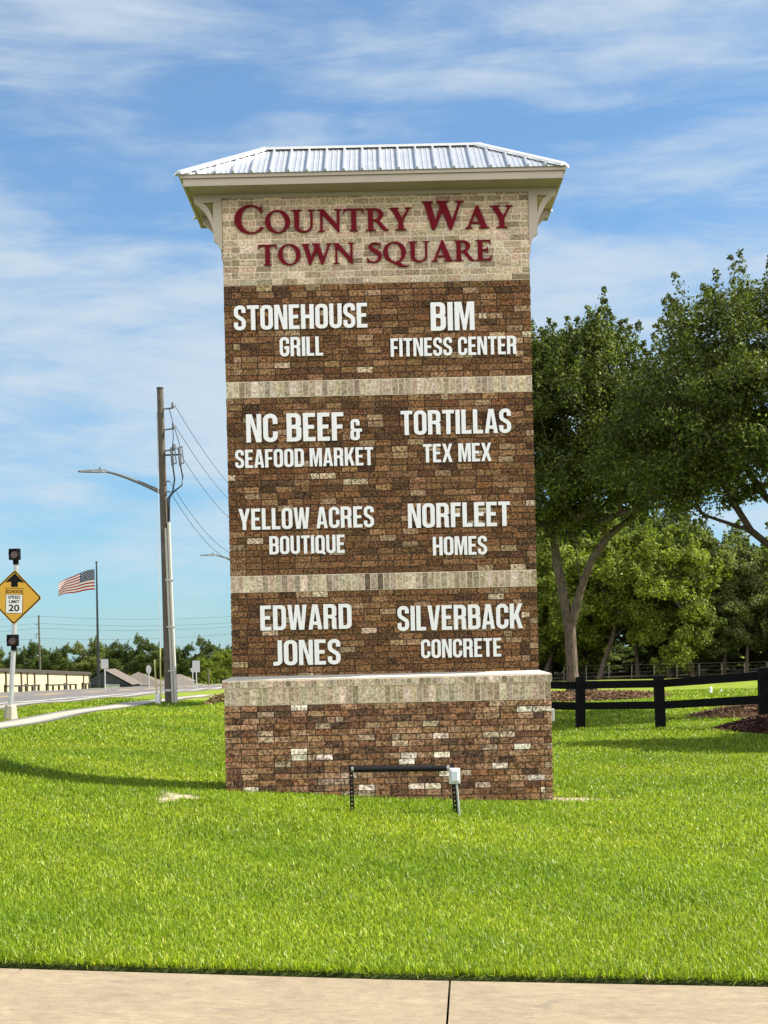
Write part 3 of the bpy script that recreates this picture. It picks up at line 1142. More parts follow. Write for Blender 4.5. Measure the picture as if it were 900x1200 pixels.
def ell(cx, cy, rx, ry, a0, a1, n=28, rot=0.0):
    out = []
    for i in range(n + 1):
        t = a0 + (a1 - a0) * i / n
        x, y = rx * math.cos(t), ry * math.sin(t)
        out.append((cx + x * math.cos(rot) - y * math.sin(rot), cy + x * math.sin(rot) + y * math.cos(rot)))
    return out


def serif():
    """book capitals with thick and thin strokes and bracketed feet"""
    g = {}
    S, b = 0.055, 0.050      # serif reach and height
    tk, tn = 0.165, 0.085
    pi = math.pi

    def foot(x0, x1, up=False):
        """points along the bottom of a stem, left to right, starting and ending on the stem"""
        return [(x0, b + .05), (x0 - S * .35, b), (x0 - S, b * .7), (x0 - S, 0), (x1 + S, 0), (x1 + S, b * .7), (x1 + S * .35, b), (x1, b + .05)]

    def head(x0, x1):
        """along the top, right to left"""
        return [(x, 1 - y) for x, y in foot(x0, x1)][::-1]
    g['I'] = (0.30, [foot(.07, .07 + tk) + head(.07, .07 + tk)])
    # T
    m0, m1 = .335 - tk / 2, .335 + tk / 2
    g['T'] = (0.67, [foot(m0, m1) + [(m1, .93), (.585, .93), (.63, .86), (.645, .76), (.67, .76), (.665, 1.01), (.64, 1.0), (.03, 1.0), (.005, 1.01), (0, .76), (.025, .76), (.04, .86), (.085, .93), (m0, .93)]])
    # N
    g['N'] = (0.80, [[(.0, 0), (.24, 0), (.24, .035), (.165, .06), (.165, .76), (.655, -.015), (.715, -.015), (.715, .94), (.79, .965), (.79, 1), (.55, 1), (.55, .965), (.63, .94), (.63, .33), (.215, 1), (0, 1), (0, .965), (.085, .92), (.085, .06), (0, .035)]])
    # U
    g['U'] = (0.80, [[(.0, 1), (.0, .965), (.085, .94), (.085, .33)] + ell(.385, .30, .30, .315, pi, 2 * pi, 18)[1:-1] + [(.69, .33), (.69, .94), (.78, .965), (.78, 1), (.53, 1), (.53, .965), (.61, .94), (.61, .34)]
                     + ell(.42, .30, .19, .235, 0, -pi, 16)[1:-1] + [(.25, .34), (.25, .94), (.335, .965), (.335, 1)]])
    # O, Q
    oo = ell(.41, .5, .41, .515, 0, 2 * pi, 40)[:-1]
    oi = ell(.41, .5, .238, .452, 0, 2 * pi, 36, 0.10)[:-1]
    g['O'] = (0.82, [oo, oi])
    q = ell(.41, .5, .41, .515, -1.15 + 2 * pi, -1.75, 44)
    q2 = ell(.41, .5, .41, .515, -1.12, -1.75 + 2 * pi, 44)
    g['Q'] = (0.86, [q2 + [(.40, -.06), (.60, -.205), (.80, -.23), (.92, -.185), (.91, -.15), (.80, -.155), (.69, -.11)], oi])
    # C : outer arc from the upper to the lower terminal, back along the inner one
    co = ell(.42, .5, .42, .515, .92, 2 * pi - .80, 40)
    ci = ell(.455, .5, .275, .455, 2 * pi - .62, .62, 36)
    g['C'] = (0.76, [[(.715, 1.0), (.69, .92)] + co + [(.765, .20), (.745, .225)] + ci + [(.695, .705), (.73, .705), (.725, 1.0)]])
    # E
    g['E'] = (0.60, [[(.0, 0), (.565, 0), (.60, .26), (.57, .265), (.52, .13), (.44, .075), (.25, .075), (.25, .475), (.38, .475), (.425, .38), (.455, .38), (.455, .655), (.425, .655), (.38, .55), (.25, .55), (.25, .93), (.42, .93), (.49, .88), (.525, .77), (.555, .77), (.54, 1), (0, 1), (0, .965), (.085, .93), (.085, .06), (0, .035)]])
    # R
    bowl_o = ell(.30, .725, .285, .275, pi / 2, -1.05, 16)
    bowl_i = [(.25, .925)] + ell(.29, .715, .135, .205, pi / 2, -pi / 2, 16) + [(.25, .51)]
    g['R'] = (0.735, [[(0, 0), (.335, 0), (.335, .035), (.25, .06), (.25, .44), (.315, .44), (.55, .03), (.62, -.005), (.755, 0), (.755, .035), (.68, .075)] + bowl_o[::-1] + [(0, 1), (0, .965), (.085, .94), (.085, .06), (0, .035)], bowl_i])
    # Y
    g['Y'] = (0.74, [[(.19, 0), (.55, 0), (.55, .035), (.452, .065), (.452, .43), (.655, .92), (.735, .965), (.735, 1), (.49, 1), (.49, .965), (.575, .93), (.42, .545), (.255, .93), (.325, .965), (.325, 1), (0, 1), (0, .965), (.065, .92), (.287, .40), (.287, .065), (.19, .035)]])
    # A
    g['A'] = (0.78, [[(0, 0), (.245, 0), (.245, .035), (.155, .07), (.205, .225), (.465, .225), (.515, .075), (.445, .035), (.445, 0), (.79, 0), (.79, .035), (.715, .075), (.43, 1.03), (.37, 1.03), (.075, .075), (0, .035)],
                     [(.230, .295), (.442, .295), (.337, .66)]])
    # W
    g['W'] = (1.08, [[(.255, -.02), (.325, -.02), (.535, .62), (.70, -.02), (.77, -.02), (1.02, .93), (1.09, .965), (1.09, 1), (.865, 1), (.865, .965), (.94, .92), (.785, .35), (.625, .93), (.69, .965), (.69, 1), (.37, 1), (.37, .965), (.43, .93), (.465, .80), (.345, .36), (.225, .93), (.30, .965), (.30, 1), (0, 1), (0, .965), (.055, .92)]])
    # S
    mid = [(.485, .80), (.455, .90), (.36, .955), (.255, .965), (.155, .90), (.125, .79), (.17, .68), (.30, .585), (.43, .47), (.475, .32), (.44, .16), (.33, .055), (.21, .04), (.10, .085), (.05, .20)]
    wid = [.03, .055, .07, .075, .10, .125, .155, .185, .175, .14, .11, .085, .075, .055, .03]
    L, Rr = [], []
    for i, pnt in enumerate(mid):
        p0, p1 = Vector(mid[max(0, i - 1)]), Vector(mid[min(len(mid) - 1, i + 1)])
        d = (p1 - p0).normalized()
        nn = Vector((-d.y, d.x)) * wid[i] / 2
        L.append(tuple(Vector(pnt) + nn))
        Rr.append(tuple(Vector(pnt) - nn))
    g['S'] = (0.55, [[(.50, .985), (.47, .985)] + L[1:-1] + [(.035, .015), (.005, .015), (.0, .265), (.03, .27)] + Rr[::-1][1:-1] + [(.465, .73), (.50, .73)]])
    return g


SANS, SERIF = sans(), serif()
GLYPHS = {}


def glyph_mesh(ch, font, mat, depth):
    key = (ch, font, mat.name)
    if key not in GLYPHS:
        w, loops = (SANS if font == 'sans' else SERIF)[ch]
        mb = MB()
        mb.prism(loops[0], -depth, 0, holes=loops[1:])
        GLYPHS[key] = mb.mesh('letter', mat)
    return GLYPHS[key]


def text_line(parent, text, x0p, y0p, x1p, y1p, hpx, font='sans', mat=None, small=None, gap=0.055, space=0.285, yface=SY0 - 0.014, depth=0.024):
    """raised letters whose baseline runs between two pixels of the photograph on the face of the sign"""
    a, b = pix(x0p, y0p, yface), pix(x1p, y1p, yface)
    z = (a.z + b.z) / 2
    Hh = hpx * yface / FPX
    tab = SANS if font == 'sans' else SERIF
    cur, items = 0.0, []
    for i, chd in enumerate(text):
        if chd == ' ':
            cur += space
            continue
        sc = 1.0
        if small and chd.islower(): sc = small
        ch = chd.upper()
        w = tab[ch][0]
        if items and text[i - 1] != ' ': cur += gap
        items.append((ch, cur, sc))
        cur += w * sc
    kx = (b.x - a.x) / cur
    for ch, off, sc in items:
        me = glyph_mesh(ch, font, mat, depth)
        o = bpy.data.objects.new('letter', me)
        COL.objects.link(o)
        o.parent = parent
        o.location = Vector((a.x + off * kx, yface, z)) - parent.parent.location - parent.location
        o.scale = (kx * sc, 1, Hh * sc)


def lettering(lines, label):
    e = empty('lettering', parent=sign)
    e['label'] = label
    c = pix((lines[0][1] + lines[0][3]) / 2, lines[0][2], SY0)
    e.location = c - sign.location
    for ln in lines:
        text_line(e, *ln[:6], **(ln[6] if len(ln) > 6 else {}))
    return e


SR_ = dict(font='serif', mat=M_RED, gap=0.035, space=0.26, depth=0.022)
W_ = dict(mat=M_WHITE)
lettering([('Country Way', 275, 274.2, 601.5, 267.2, 33.0, dict(SR_, small=0.80)), ('TOWN SQUARE', 303, 311.4, 577, 305.6, 24.3, dict(SR_, space=0.42))], 'maroon serif letters on the cream brick header')
lettering([('STONEHOUSE', 274.5, 387.6, 431, 384.0, 28.8, W_), ('GRILL', 328, 418.2, 379.2, 416.8, 22.4, W_)], 'white letters, upper left')
lettering([('BIM', 505, 388.2, 556.2, 386.8, 33.2, W_), ('FITNESS CENTER', 458, 418.4, 605.6, 415.2, 21.4, W_)], 'white letters, upper right')
lettering([('NC BEEF', 289, 518.8, 403.2, 516.4, 33.0, W_), ('&', 410.8, 516.2, 424.6, 515.8, 24.6, W_), ('SEAFOOD MARKET', 276, 549.2, 437.6, 545.0, 21.3, W_)], 'white letters, second row left')
lettering([('TORTILLAS', 470, 510.2, 599.2, 507.4, 28.4, W_), ('TEX MEX', 496, 542.2, 576, 540.6, 21.5, W_)], 'white letters, second row right')
lettering([('YELLOW ACRES', 280, 621.2, 438.6, 618.0, 24.8, W_), ('BOUTIQUE', 316, 650.0, 404.4, 647.8, 21.3, W_)], 'white letters, third row left')
lettering([('NORFLEET', 478.3, 618.6, 598, 616.8, 28.6, W_), ('HOMES', 507.4, 651.2, 570.8, 649.6, 21.8, W_)], 'white letters, third row right')
lettering([('EDWARD', 305.5, 739.2, 412.4, 736.4, 29.2, W_), ('JONES', 320.6, 780.4, 399.5, 777.8, 29.4, W_)], 'white letters, bottom row left')
lettering([('SILVERBACK', 466, 739.4, 612.6, 736.2, 29.0, W_), ('CONCRETE', 493.6, 771.8, 587.6, 768.8, 21.8, W_)], 'white letters, bottom row right')

# grey box fixed to the right flank of the base
mb = MB()
q = pix(646, 838, 20.2)
mb.bbox((BX1 + 0.006, 20.16, q.z - 0.075), (BX1 + 0.062, 20.28, q.z + 0.08), 0.008)
P(mb.build('electrical_box', M_GREYBOX))

# ------------------------------------------------------------------ flood light bar on the lawn before the sign
def build_light_bar():
    Y = 18.1
    a, b = on_ground(413, 953), on_ground(534.5, 955)
    Y = (a.y + b.y) / 2
    gl = gzf(a.x, Y)
    gr = gzf(b.x, Y)
    root = empty('light_bar', ((a.x + b.x) / 2, Y, min(gl, gr)))
    tag(root, 'black tube light bar on two posts standing in the grass before the sign', 'light')
    def Pl(o):
        o.parent = root
        o.matrix_parent_inverse = Matrix.Translation(root.location).inverted()
        return o
    tl, tr = pix(411.2, 897, Y), pix(530, 896, Y)
    for (top, bot, g) in ((tl, a, gl), (tr, b, gr)):
        mb = MB()
        p0 = Vector((bot.x, Y, g - 0.15))
        p1 = Vector((top.x, Y, top.z))
        n = 15
        w = 0.023
        # perforated square post: two flanges and webs between the punched holes
        for i in range(n):
            s0, s1 = i / n, (i + 1) / n
            q0, q1 = p0.lerp(p1, s0), p0.lerp(p1, s1)
            dz = q1.z - q0.z
            for sx in (-1, 1):
                vs = []
                for q in (q0, q1):
                    for dx, dy in ((sx * w, -w), (sx * w * .42, -w), (sx * w * .42, w), (sx * w, w)):
                        vs.append((q.x + dx, Y + dy, q.z))
                mb.add(vs, [(0, 1, 5, 4), (1, 2, 6, 5), (2, 3, 7, 6), (3, 0, 4, 7)])
            qa, qb = p0.lerp(p1, s0 + 0.30 / n), p0.lerp(p1, s1 - 0.30 / n)
            mb.box((q0.x - w * .42, Y - w + .001, q0.z), (q0.x + w * .42, Y + w - .001, qa.z))
            mb.box((q1.x - w * .42, Y - w + .001, qb.z), (q1.x + w * .42, Y + w - .001, q1.z))
        mb.box((p1.x - w, Y - w, p1.z), (p1.x + w, Y + w, p1.z + 0.004))
        Pl(mb.build('post', M_BLACK))
    mb = MB()
    l0, r0 = pix(414.5, 901.5, Y - 0.06), pix(523.5, 900.2, Y - 0.06)
    mb.tube([l0, l0.lerp(r0, .5), r0], 0.034, 14)
    Pl(mb.build('lamp_tube', M_BLACK))
    mb = MB()
    for t in (0.0, 1.0):
        p = l0.lerp(r0, t)
        d = 0.012 if t else -0.012
        mb.tube([p - Vector((.012 - d, 0, 0)), p + Vector((.014 + d, 0, 0))], 0.028, 12)
    Pl(mb.build('end_fitting', M_GALV))
    mb = MB()
    for t, tp in ((0.0, tl), (1.0, tr)):
        p = l0.lerp(r0, t)
        mb.tube([p, Vector((tp.x, Y, p.z))], 0.013, 8)
    Pl(mb.build('mount_arm', M_BLACK))
    c = pix(532.8, 909.6, Y - 0.10)
    mb = MB()
    mb.bbox((c.x - 0.062, Y - 0.10, c.z - 0.088), (c.x + 0.062, Y - 0.024, c.z + 0.088), 0.016)
    bx = Pl(mb.build('outlet_box', M_GREYBOX))
    mb = MB()
    mb.bbox((c.x - 0.038, Y - 0.128, c.z - 0.058), (c.x + 0.040, Y - 0.096, c.z + 0.066), 0.012)
    o = mb.build('box_cover', M_GLASS)
    o.parent = bx
    mb = MB()
    c2 = pix(537.5, 955, Y)
    mb.tube([(c.x + 0.020, Y - 0.06, c.z - 0.08), (c.x + 0.030, Y - 0.06, c.z - 0.2), (c2.x + 0.01, Y - 0.06, gr - 0.1)], 0.013, 8)
    Pl(mb.build('conduit', M_GALV))


build_light_bar()

# ------------------------------------------------------------------ black rail fence
def build_fence():
    M_FENCE = plain('black_fence_stain', (0.0035, 0.0035, 0.004), 0.75, vary=0.5, scale=9, spec=0.10, bump=0.5, bscale=30)
    posts = [(2.9, 41.6), (4.80, 40.0), (6.50, 38.3), (8.32, 35.6), (10.3, 32.7), (12.3, 29.8)]
    root = empty('rail_fence', (posts[0][0], posts[0][1], gzf(*posts[0])))
    tag(root, 'black two rail timber fence crossing the lawn right of the sign', 'fence')
    def Pl(o):
        o.parent = root
        o.matrix_parent_inverse = Matrix.Translation(root.location).inverted()
        return o
    tops = []
    for i, (x, y) in enumerate(posts):
        z = gzf(x, y)
        mb = MB()
        hw = 0.112
        ln = 0.035 * math.sin(i * 2.1)
        ht = 1.24
        vs = [(x - hw, y - hw, z - .2), (x + hw, y - hw, z - .2), (x + hw, y + hw, z - .2), (x - hw, y + hw, z - .2)]
        vs += [(p[0] + ln, p[1], z + ht) for p in vs]
        vs += [(x + ln + (p[0] - x - ln) * .55, y + (p[1] - y) * .55, z + ht + 0.03) for p in vs[4:8]]
        mb.add(vs, [(0, 1, 5, 4), (1, 2, 6, 5), (2, 3, 7, 6), (3, 0, 4, 7), (4, 5, 9, 8), (5, 6, 10, 9), (6, 7, 11, 10), (7, 4, 8, 11), (8, 9, 10, 11)])
        Pl(mb.build('post', M_FENCE))
        tops.append((x, y, z))
    for i in range(len(tops) - 1):
        a, b = Vector(tops[i]), Vector(tops[i + 1])
        d = (b - a)
        d.z = 0
        d.normalize()
        sd = Vector((-d.y, d.x, 0))
        for hgt in (0.545, 1.06):
            mb = MB()
            hh, th = 0.088, 0.024
            off = sd * -0.0
            vs = []
            for p in (a + d * 0.105, b - d * 0.105):
                for dz, ds in ((-hh, -th), (-hh, th), (hh, th), (hh, -th)):
                    vs.append((p.x + sd.x * ds, p.y + sd.y * ds, p.z + hgt + dz + random.uniform(-.012, .012)))
            mb.add(vs, [(0, 1, 2, 3), (7, 6, 5, 4), (0, 4, 5, 1), (1, 5, 6, 2), (2, 6, 7, 3), (3, 7, 4, 0)])
            Pl(mb.build('rail', M_FENCE))


build_fence()


# ------------------------------------------------------------------ beds of mulch and pine straw
def bed(name, cx, cy, rx, ry, h, col, label, cat, seed, nflake, fl, flat=False):
    rng = np.random.default_rng(seed)
    n, m = 48, 12
    V, F = [], []
    ph = rng.uniform(0, 6.28, 4)
    def shape(a):
        return 1 + .10 * np.sin(2 * a + ph[0]) + .07 * np.sin(3 * a + ph[1]) + .05 * np.sin(5 * a + ph[2])
    for i in range(m + 1):
        r = i / m
        for k in range(n):
            a = 2 * math.pi * k / n
            x, y = cx + rx * r * shape(a) * math.cos(a), cy + ry * r * shape(a) * math.sin(a)
            z = gzf(x, y) + h * (1 - r ** 2.2) + 0.012 - (0.06 if i == m else 0)
            V.append((x, y, z))
    for i in range(m):
        for k in range(n):
            k2 = (k + 1) % n
            F.append((i * n + k, i * n + k2, (i + 1) * n + k2, (i + 1) * n + k))
    V = np.array(V)
    base = np.tile(np.array(col) * 0.55, (len(V), 1))
    # loose pieces lying over the bed
    r = np.sqrt(rng.random(nflake)) * 1.03
    a = rng.random(nflake) * 2 * np.pi
    px, py = cx + rx * r * shape(a) * np.cos(a), cy + ry * r * shape(a) * np.sin(a)
    pz = gz(px, py) + h * np.clip(1 - r ** 2.2, 0, 1) + 0.03
    d = rng.random(nflake) * 2 * np.pi
    L = fl[0] * rng.uniform(.6, 1.5, nflake)
    Wd = fl[1] * rng.uniform(.6, 1.4, nflake)
    tl = rng.normal(0, .35, nflake)
    dx, dy, dz = np.cos(d) * np.cos(tl), np.sin(d) * np.cos(tl), np.sin(tl)
    sx, sy = -np.sin(d), np.cos(d)
    sz = rng.normal(0, .5, nflake)
    C = np.stack([px, py, pz], -1)
    D = np.stack([dx, dy, dz], -1) * L[:, None] / 2
    S = np.stack([sx, sy, sz], -1) * Wd[:, None] / 2
    Q = np.stack([C - D - S, C + D - S * .7, C + D + S * .7, C - D + S], 1).reshape(-1, 3)
    n0 = len(V)
    Fq = np.arange(nflake * 4).reshape(-1, 4) + n0
    cc = np.array(col) * rng.uniform(.45, 1.6, nflake)[:, None] * rng.uniform(.9, 1.1, (nflake, 3))
    me = mesh_np(name, np.concatenate([V, Q]), [np.array(F), Fq], np.concatenate([base, np.repeat(cc, 4, 0)]), mats=[M_MULCH])
    o = link(name, me)
    return tag(o, label, cat)


def simple_attr(name, rough=0.95):
    m, n, l, p = nodes_of(name)
    p.inputs['Roughness'].default_value = rough
    p.inputs['Specular IOR Level'].default_value = 0.1
    at = n.new('ShaderNodeAttribute')
    at.attribute_name = 'Col'
    l.new(at.outputs['Color'], p.inputs['Base Color'])
    return m


M_MULCH = simple_attr('mulch_chips')
BEDS = [(9.35, 34.6, 1.95, 2.0), (11.0, 44.3, 2.5, 2.1), (6.6, 55.0, 2.8, 2.2)]
bed('mulch_bed', *BEDS[0], 0.26, (0.070, 0.036, 0.028), 'dark brown bark mulch bed mounded at the foot of the black fence', 'mulch bed', 1, 9000, (.085, .035))
bed('pine_straw_bed', *BEDS[1], 0.30, (0.175, 0.110, 0.064), 'rusty pine straw mound behind the rail fence near the right edge', 'mulch bed', 2, 9000, (.16, .02))
bed('pine_straw_bed', *BEDS[2], 0.22, (0.175, 0.108, 0.064), 'rusty pine straw ring round the foot of the forked oak', 'mulch bed', 3, 8000, (.16, .025))
sm = on_ground(254, 822)
bed('straw_mound', -4.72, 47.0, 0.45, 0.7, 0.22, (0.30, 0.235, 0.12), 'small heap of dry tan straw on the grass left of the sign', 'straw heap', 4, 3500, (.16, .03))


# ------------------------------------------------------------------ trees
def unit(v):
    return v / np.maximum(np.linalg.norm(v, axis=-1, keepdims=True), 1e-9)


def tubes_np(A, B, ra, rb, n):
    """frustums from A to B"""
    d = unit(B - A)
    ref = np.where(np.abs(d[:, 2:3]) < .9, np.array([[0, 0, 1.]]), np.array([[1., 0, 0]]))
    a = unit(np.cross(d, ref))
    b = np.cross(d, a)
    t = np.arange(n) * 2 * np.pi / n
    ring = a[:, None, :] * np.cos(t)[None, :, None] + b[:, None, :] * np.sin(t)[None, :, None]
    VA = A[:, None, :] + ring * ra[:, None, None]
    VB = B[:, None, :] + ring * rb[:, None, None]
    V = np.concatenate([VA, VB], 1).reshape(-1, 3)
    m = len(A)
    k = np.arange(n)
    k2 = (k + 1) % n
    base = (np.arange(m) * 2 * n)[:, None]
    F = np.stack([base + k, base + k2, base + n + k2, base + n + k], -1).reshape(-1, 4)
    return V, F


def skeleton(rng, seeds, targets, base_r, step=0.9, tip=0.014, expo=2.25):
    """joins every target to the nearest wood already grown; returns nodes, parents, radii"""
    pos = [np.array(s[0], float) for s in seeds]
    par = [s[1] for s in seeds]
    fork = pos[-1]
    order = np.argsort(np.linalg.norm(targets - np.mean([p for p in pos[len(pos) // 2:]], 0), axis=1))
    first_ok = max(0, min(2, len(pos) - 1))
    ends = []
    for i in order:
        t = targets[i]
        arr = np.array(pos)
        d = np.linalg.norm(arr - t, axis=1)
        d[:first_ok] += 50
        d += np.maximum(0, arr[:, 2] - t[2] + .3) * 1.2          # wood rises towards its leaves
        j = int(np.argmin(d))
        p0 = pos[j]
        L = np.linalg.norm(t - p0)
        n = max(1, int(L / step))
        prev = j
        side = rng.normal(0, .10 * L, 3)
        for k in range(1, n + 1):
            s = k / n
            q = p0 + (t - p0) * s + side * math.sin(math.pi * s) + np.array((0, 0, -.06 * L * math.sin(math.pi * s)))
            pos.append(q)
            par.append(prev)
            prev = len(pos) - 1
        ends.append(prev)
    N = len(pos)
    rad = np.zeros(N)
    has = np.zeros(N, bool)
    for k in range(N - 1, 0, -1):
        if not has[k]:
            rad[k] = tip ** expo
        rad[par[k]] += rad[k]
        has[par[k]] = True
    rad = rad ** (1 / expo)
    big = rad[0]
    kf = base_r / big
    rad = tip + (rad - tip) * max(0.05, (base_r - tip) / max(big - tip, 1e-6))
    return np.array(pos), np.array(par), rad


def leaves_np(rng, centers, rc_, n_each, size, cols, flat=.75, up=.5):
    k = len(centers)
    n = k * n_each
    C = np.repeat(centers, n_each, 0)
    off = rng.normal(0, 1, (n, 3))
    off = unit(off) * (rng.random((n, 1)) ** .5) * np.repeat(rc_, n_each)[:, None]
    off[:, 2] *= flat
    Pp = C + off
    nor = unit(rng.normal(0, 1, (n, 3)) + np.array((0, 0, up)) + unit(off) * .5)
    a = unit(np.cross(nor, rng.normal(0, 1, (n, 3))))
    b = np.cross(nor, a)
    s = size * rng.uniform(.6, 1.35, n)[:, None]
    V = np.stack([Pp - a * s * .5, Pp + b * s * .3, Pp + a * s * .5, Pp - b * s * .3], 1).reshape(-1, 3)
    F = np.arange(n * 4).reshape(-1, 4)
    pick = rng.integers(0, len(cols), n)
    clump = np.repeat(rng.uniform(.72, 1.3, k), n_each)[:, None]
    c = np.array(cols)[pick] * clump * rng.uniform(.7, 1.3, (n, 1))
    return V, F, np.repeat(c, 4, 0)


def lobed_crown(rng, center, radii, n_lobes, lobe_r, n_pts, low=-.75, inner=.62):
    """points through an uneven crown made of lobes"""
    lob = []
    i = 0
    while len(lob) < n_lobes:
        d = unit(rng.normal(0, 1, 3))
        if d[2] < low: continue
        rr = rng.uniform(inner, 1.0)
        lob.append((d * radii * rr, lobe_r * rng.uniform(.7, 1.3)))
    pts = []
    while len(pts) < n_pts:
        c, r = lob[rng.integers(len(lob))]
        d = unit(rng.normal(0, 1, 3))
        if d[2] < -.55: continue
        pts.append(c + d * r * rng.random() ** .35 * np.array((1.1, 1.1, .85)))
    pts = np.array(pts) + center
    return pts


def tree_meshes(name, seed, seeds, targets, base_r, leaf, wood_mat, leaf_mat, cols, n_each, rc0, tip=.014, sides=6, step=.9, flat=.75, shoots=0):
    rng = np.random.default_rng(seed)
    pos, par, rad = skeleton(rng, seeds, targets, base_r, step, tip)
    k = np.arange(1, len(pos))
    A, B = pos[par[k]], pos[k]
    ra, rb = rad[par[k]], rad[k]
    ra = np.minimum(ra, rb * 1.25 + .01)
    thick = rb > .045
    V1, F1 = tubes_np(A[thick], B[thick] + unit(B[thick] - A[thick]) * rb[thick][:, None] * .35, ra[thick], rb[thick], sides + 3)
    V2, F2 = tubes_np(A[~thick], B[~thick], ra[~thick], rb[~thick], 4)
    # flare at the root
    low = V1[:, 2] < .5
    c = pos[0]
    f = 1 + .55 * np.clip((.5 - V1[:, 2]) / .5, 0, 1) ** 1.5
    V1[:, :2] = np.where(low[:, None], c[:2] + (V1[:, :2] - c[:2]) * f[:, None], V1[:, :2])
    wood = mesh_np(name + '_trunk', np.concatenate([V1, V2]), np.concatenate([F1, F2 + len(V1)]), smooth=True, mats=[wood_mat])
    rc_ = rc0 * rng.uniform(.65, 1.35, len(targets))
    V, F, C = leaves_np(rng, targets, rc_, n_each, leaf, cols, flat)
    if shoots:
        # upright leafy shoots that break up the outline
        mid = targets.mean(0)
        out = unit(targets - mid)
        pick = np.where((out[:, 2] > .05) & (np.linalg.norm((targets - mid) / targets.std(0), axis=1) > 1.5))[0]
        pick = rng.choice(pick, min(len(pick), shoots), replace=False)
        base = np.repeat(targets[pick], 4, 0)
        d = unit(out[pick] * .7 + np.array((0, 0, .9)) + rng.normal(0, .25, (len(pick), 3)))
        t = np.tile(np.array((.35, .65, .95, 1.2)), len(pick)) * np.repeat(rng.uniform(.6, 1.5, len(pick)), 4) * rc0 * 1.5
        cc = base + np.repeat(d, 4, 0) * t[:, None]
        rr = np.tile(np.array((.30, .25, .19, .11)), len(pick)) * rc0 / .55
        V3, F3, C3 = leaves_np(rng, cc, rr, max(6, n_each // 6), leaf, cols, 1.0)
        V, F, C = np.concatenate([V, V3]), np.concatenate([F, F3 + len(V)]), np.concatenate([C, C3])
    crown = mesh_np(name + '_crown', V, F, C, mats=[leaf_mat])
    return wood, crown


OAK_COLS = [(0.0534, 0.072, 0.0108), (0.0742, 0.096, 0.0132), (0.1021, 0.1248, 0.0192), (0.0348, 0.048, 0.0084), (0.1334, 0.156, 0.0288)]


def place_tree(name, wood, crown, loc, rz, sc, label, cat, group=None):
    r = empty(name, loc, rz)
    r.scale = (sc, sc, sc) if not isinstance(sc, tuple) else sc
    tag(r, label, cat, group)
    link('trunk', wood, r)
    link('crown', crown, r)
    return r


def oak(label, x, y, seeds, center, radii, seed, n_pts=420, base_r=.24, n_lobes=20, lobe=1.7, n_each=130, leaf=.13, low=-.5, inner=.5, rc0=.55, bark=None, extra=()):
    rng = np.random.default_rng(seed)
    z = gzf(x, y)
    tg = lobed_crown(rng, np.array(center), np.array(radii), n_lobes, lobe, n_pts, low, inner)
    for (e, er, en) in extra:
        d = unit(rng.normal(0, 1, (en, 3))) * er * (rng.random((en, 1)) ** .4) * np.array((1.15, 1.15, .85))
        tg = np.concatenate([tg, d + np.array(e)])
    w, c = tree_meshes('oak', seed, seeds, tg, base_r, leaf, bark or M_BARK, M_OAK, OAK_COLS, n_each, rc0, shoots=170)
    return place_tree('oak_tree', w, c, (x, y, z), 0, 1.0, label, 'tree', 'oaks along the fence')


# oak whose forked trunk shows right of the sign: stems drawn from the photograph (local coordinates)
ax, ay = 6.42, 55.0
az = gzf(ax, ay)


def loc_a(u, v, Y):
    p = pix(u, v, Y)
    return (p.x - ax, p.y - ay, p.z - az)


seedsA = [((0, 0, -.2), -1), (loc_a(671, 790, 55), 0), (loc_a(668, 738, 55), 1),
          (loc_a(659, 690, 55.1), 2), (loc_a(652, 655, 55.2), 3), (loc_a(648, 622, 55.3), 4),
          (loc_a(681, 690, 54.8), 2), (loc_a(694, 655, 54.6), 6), (loc_a(713, 628, 54.3), 7), (loc_a(742, 605, 54.0), 8),
          (loc_a(676, 655, 55.6), 6), (loc_a(672, 615, 56), 10), (loc_a(648, 590, 54.0), 5)]
oak('oak with a forked pale trunk standing just right of the sign behind the fence', ax, ay, seedsA, (0.5, 0, 8.75), (5.7, 5.0, 3.25), 21, n_pts=900, base_r=.20, n_lobes=56, lobe=1.35, n_each=210, leaf=.115, low=-.75, inner=.35, rc0=.55,
    extra=[(loc_a(712, 430, 53.5), 1.5, 34), (loc_a(745, 500, 53), 1.7, 40), (loc_a(700, 575, 53.5), 1.3, 26), (loc_a(765, 565, 53), 1.4, 28), (loc_a(640, 600, 54.5), 1.2, 22)])

cx_, cy_ = 11.6, 44.0
cz_ = gzf(cx_, cy_)


def loc_c(u, v, Y):
    p = pix(u, v, Y)
    return (p.x - cx_, p.y - cy_, p.z - cz_)


seedsC = [((0, 0, -.2), -1), ((-.05, 0, 1.2), 0), ((-.15, 0, 2.3), 1), (loc_c(905, 642, 43.8), 2), (loc_c(880, 622, 43.6), 3), (loc_c(860, 590, 43.4), 4), (loc_c(842, 560, 43.2), 5),
          (loc_c(925, 610, 44), 2), (loc_c(897, 582, 44.2), 7), (loc_c(872, 545, 44.4), 8), (loc_c(915, 540, 44.6), 7), ((.9, .3, 4.2), 2), ((1.9, .4, 5.8), 11)]
oak('spreading dark oak at the right edge, its limb reaching in over the fence', cx_, cy_, seedsC, (-.3, 0, 7.7), (5.3, 4.6, 3.6), 33, n_pts=900, base_r=.165, n_lobes=54, lobe=1.25, n_each=200, leaf=.10, low=-.45, inner=.4, rc0=.5, bark=M_BARK_D,
    extra=[(loc_c(795, 470, 43.5), 1.3, 32), (loc_c(835, 565, 43.5), 1.1, 24), (loc_c(780, 560, 43.2), 1.0, 20)])
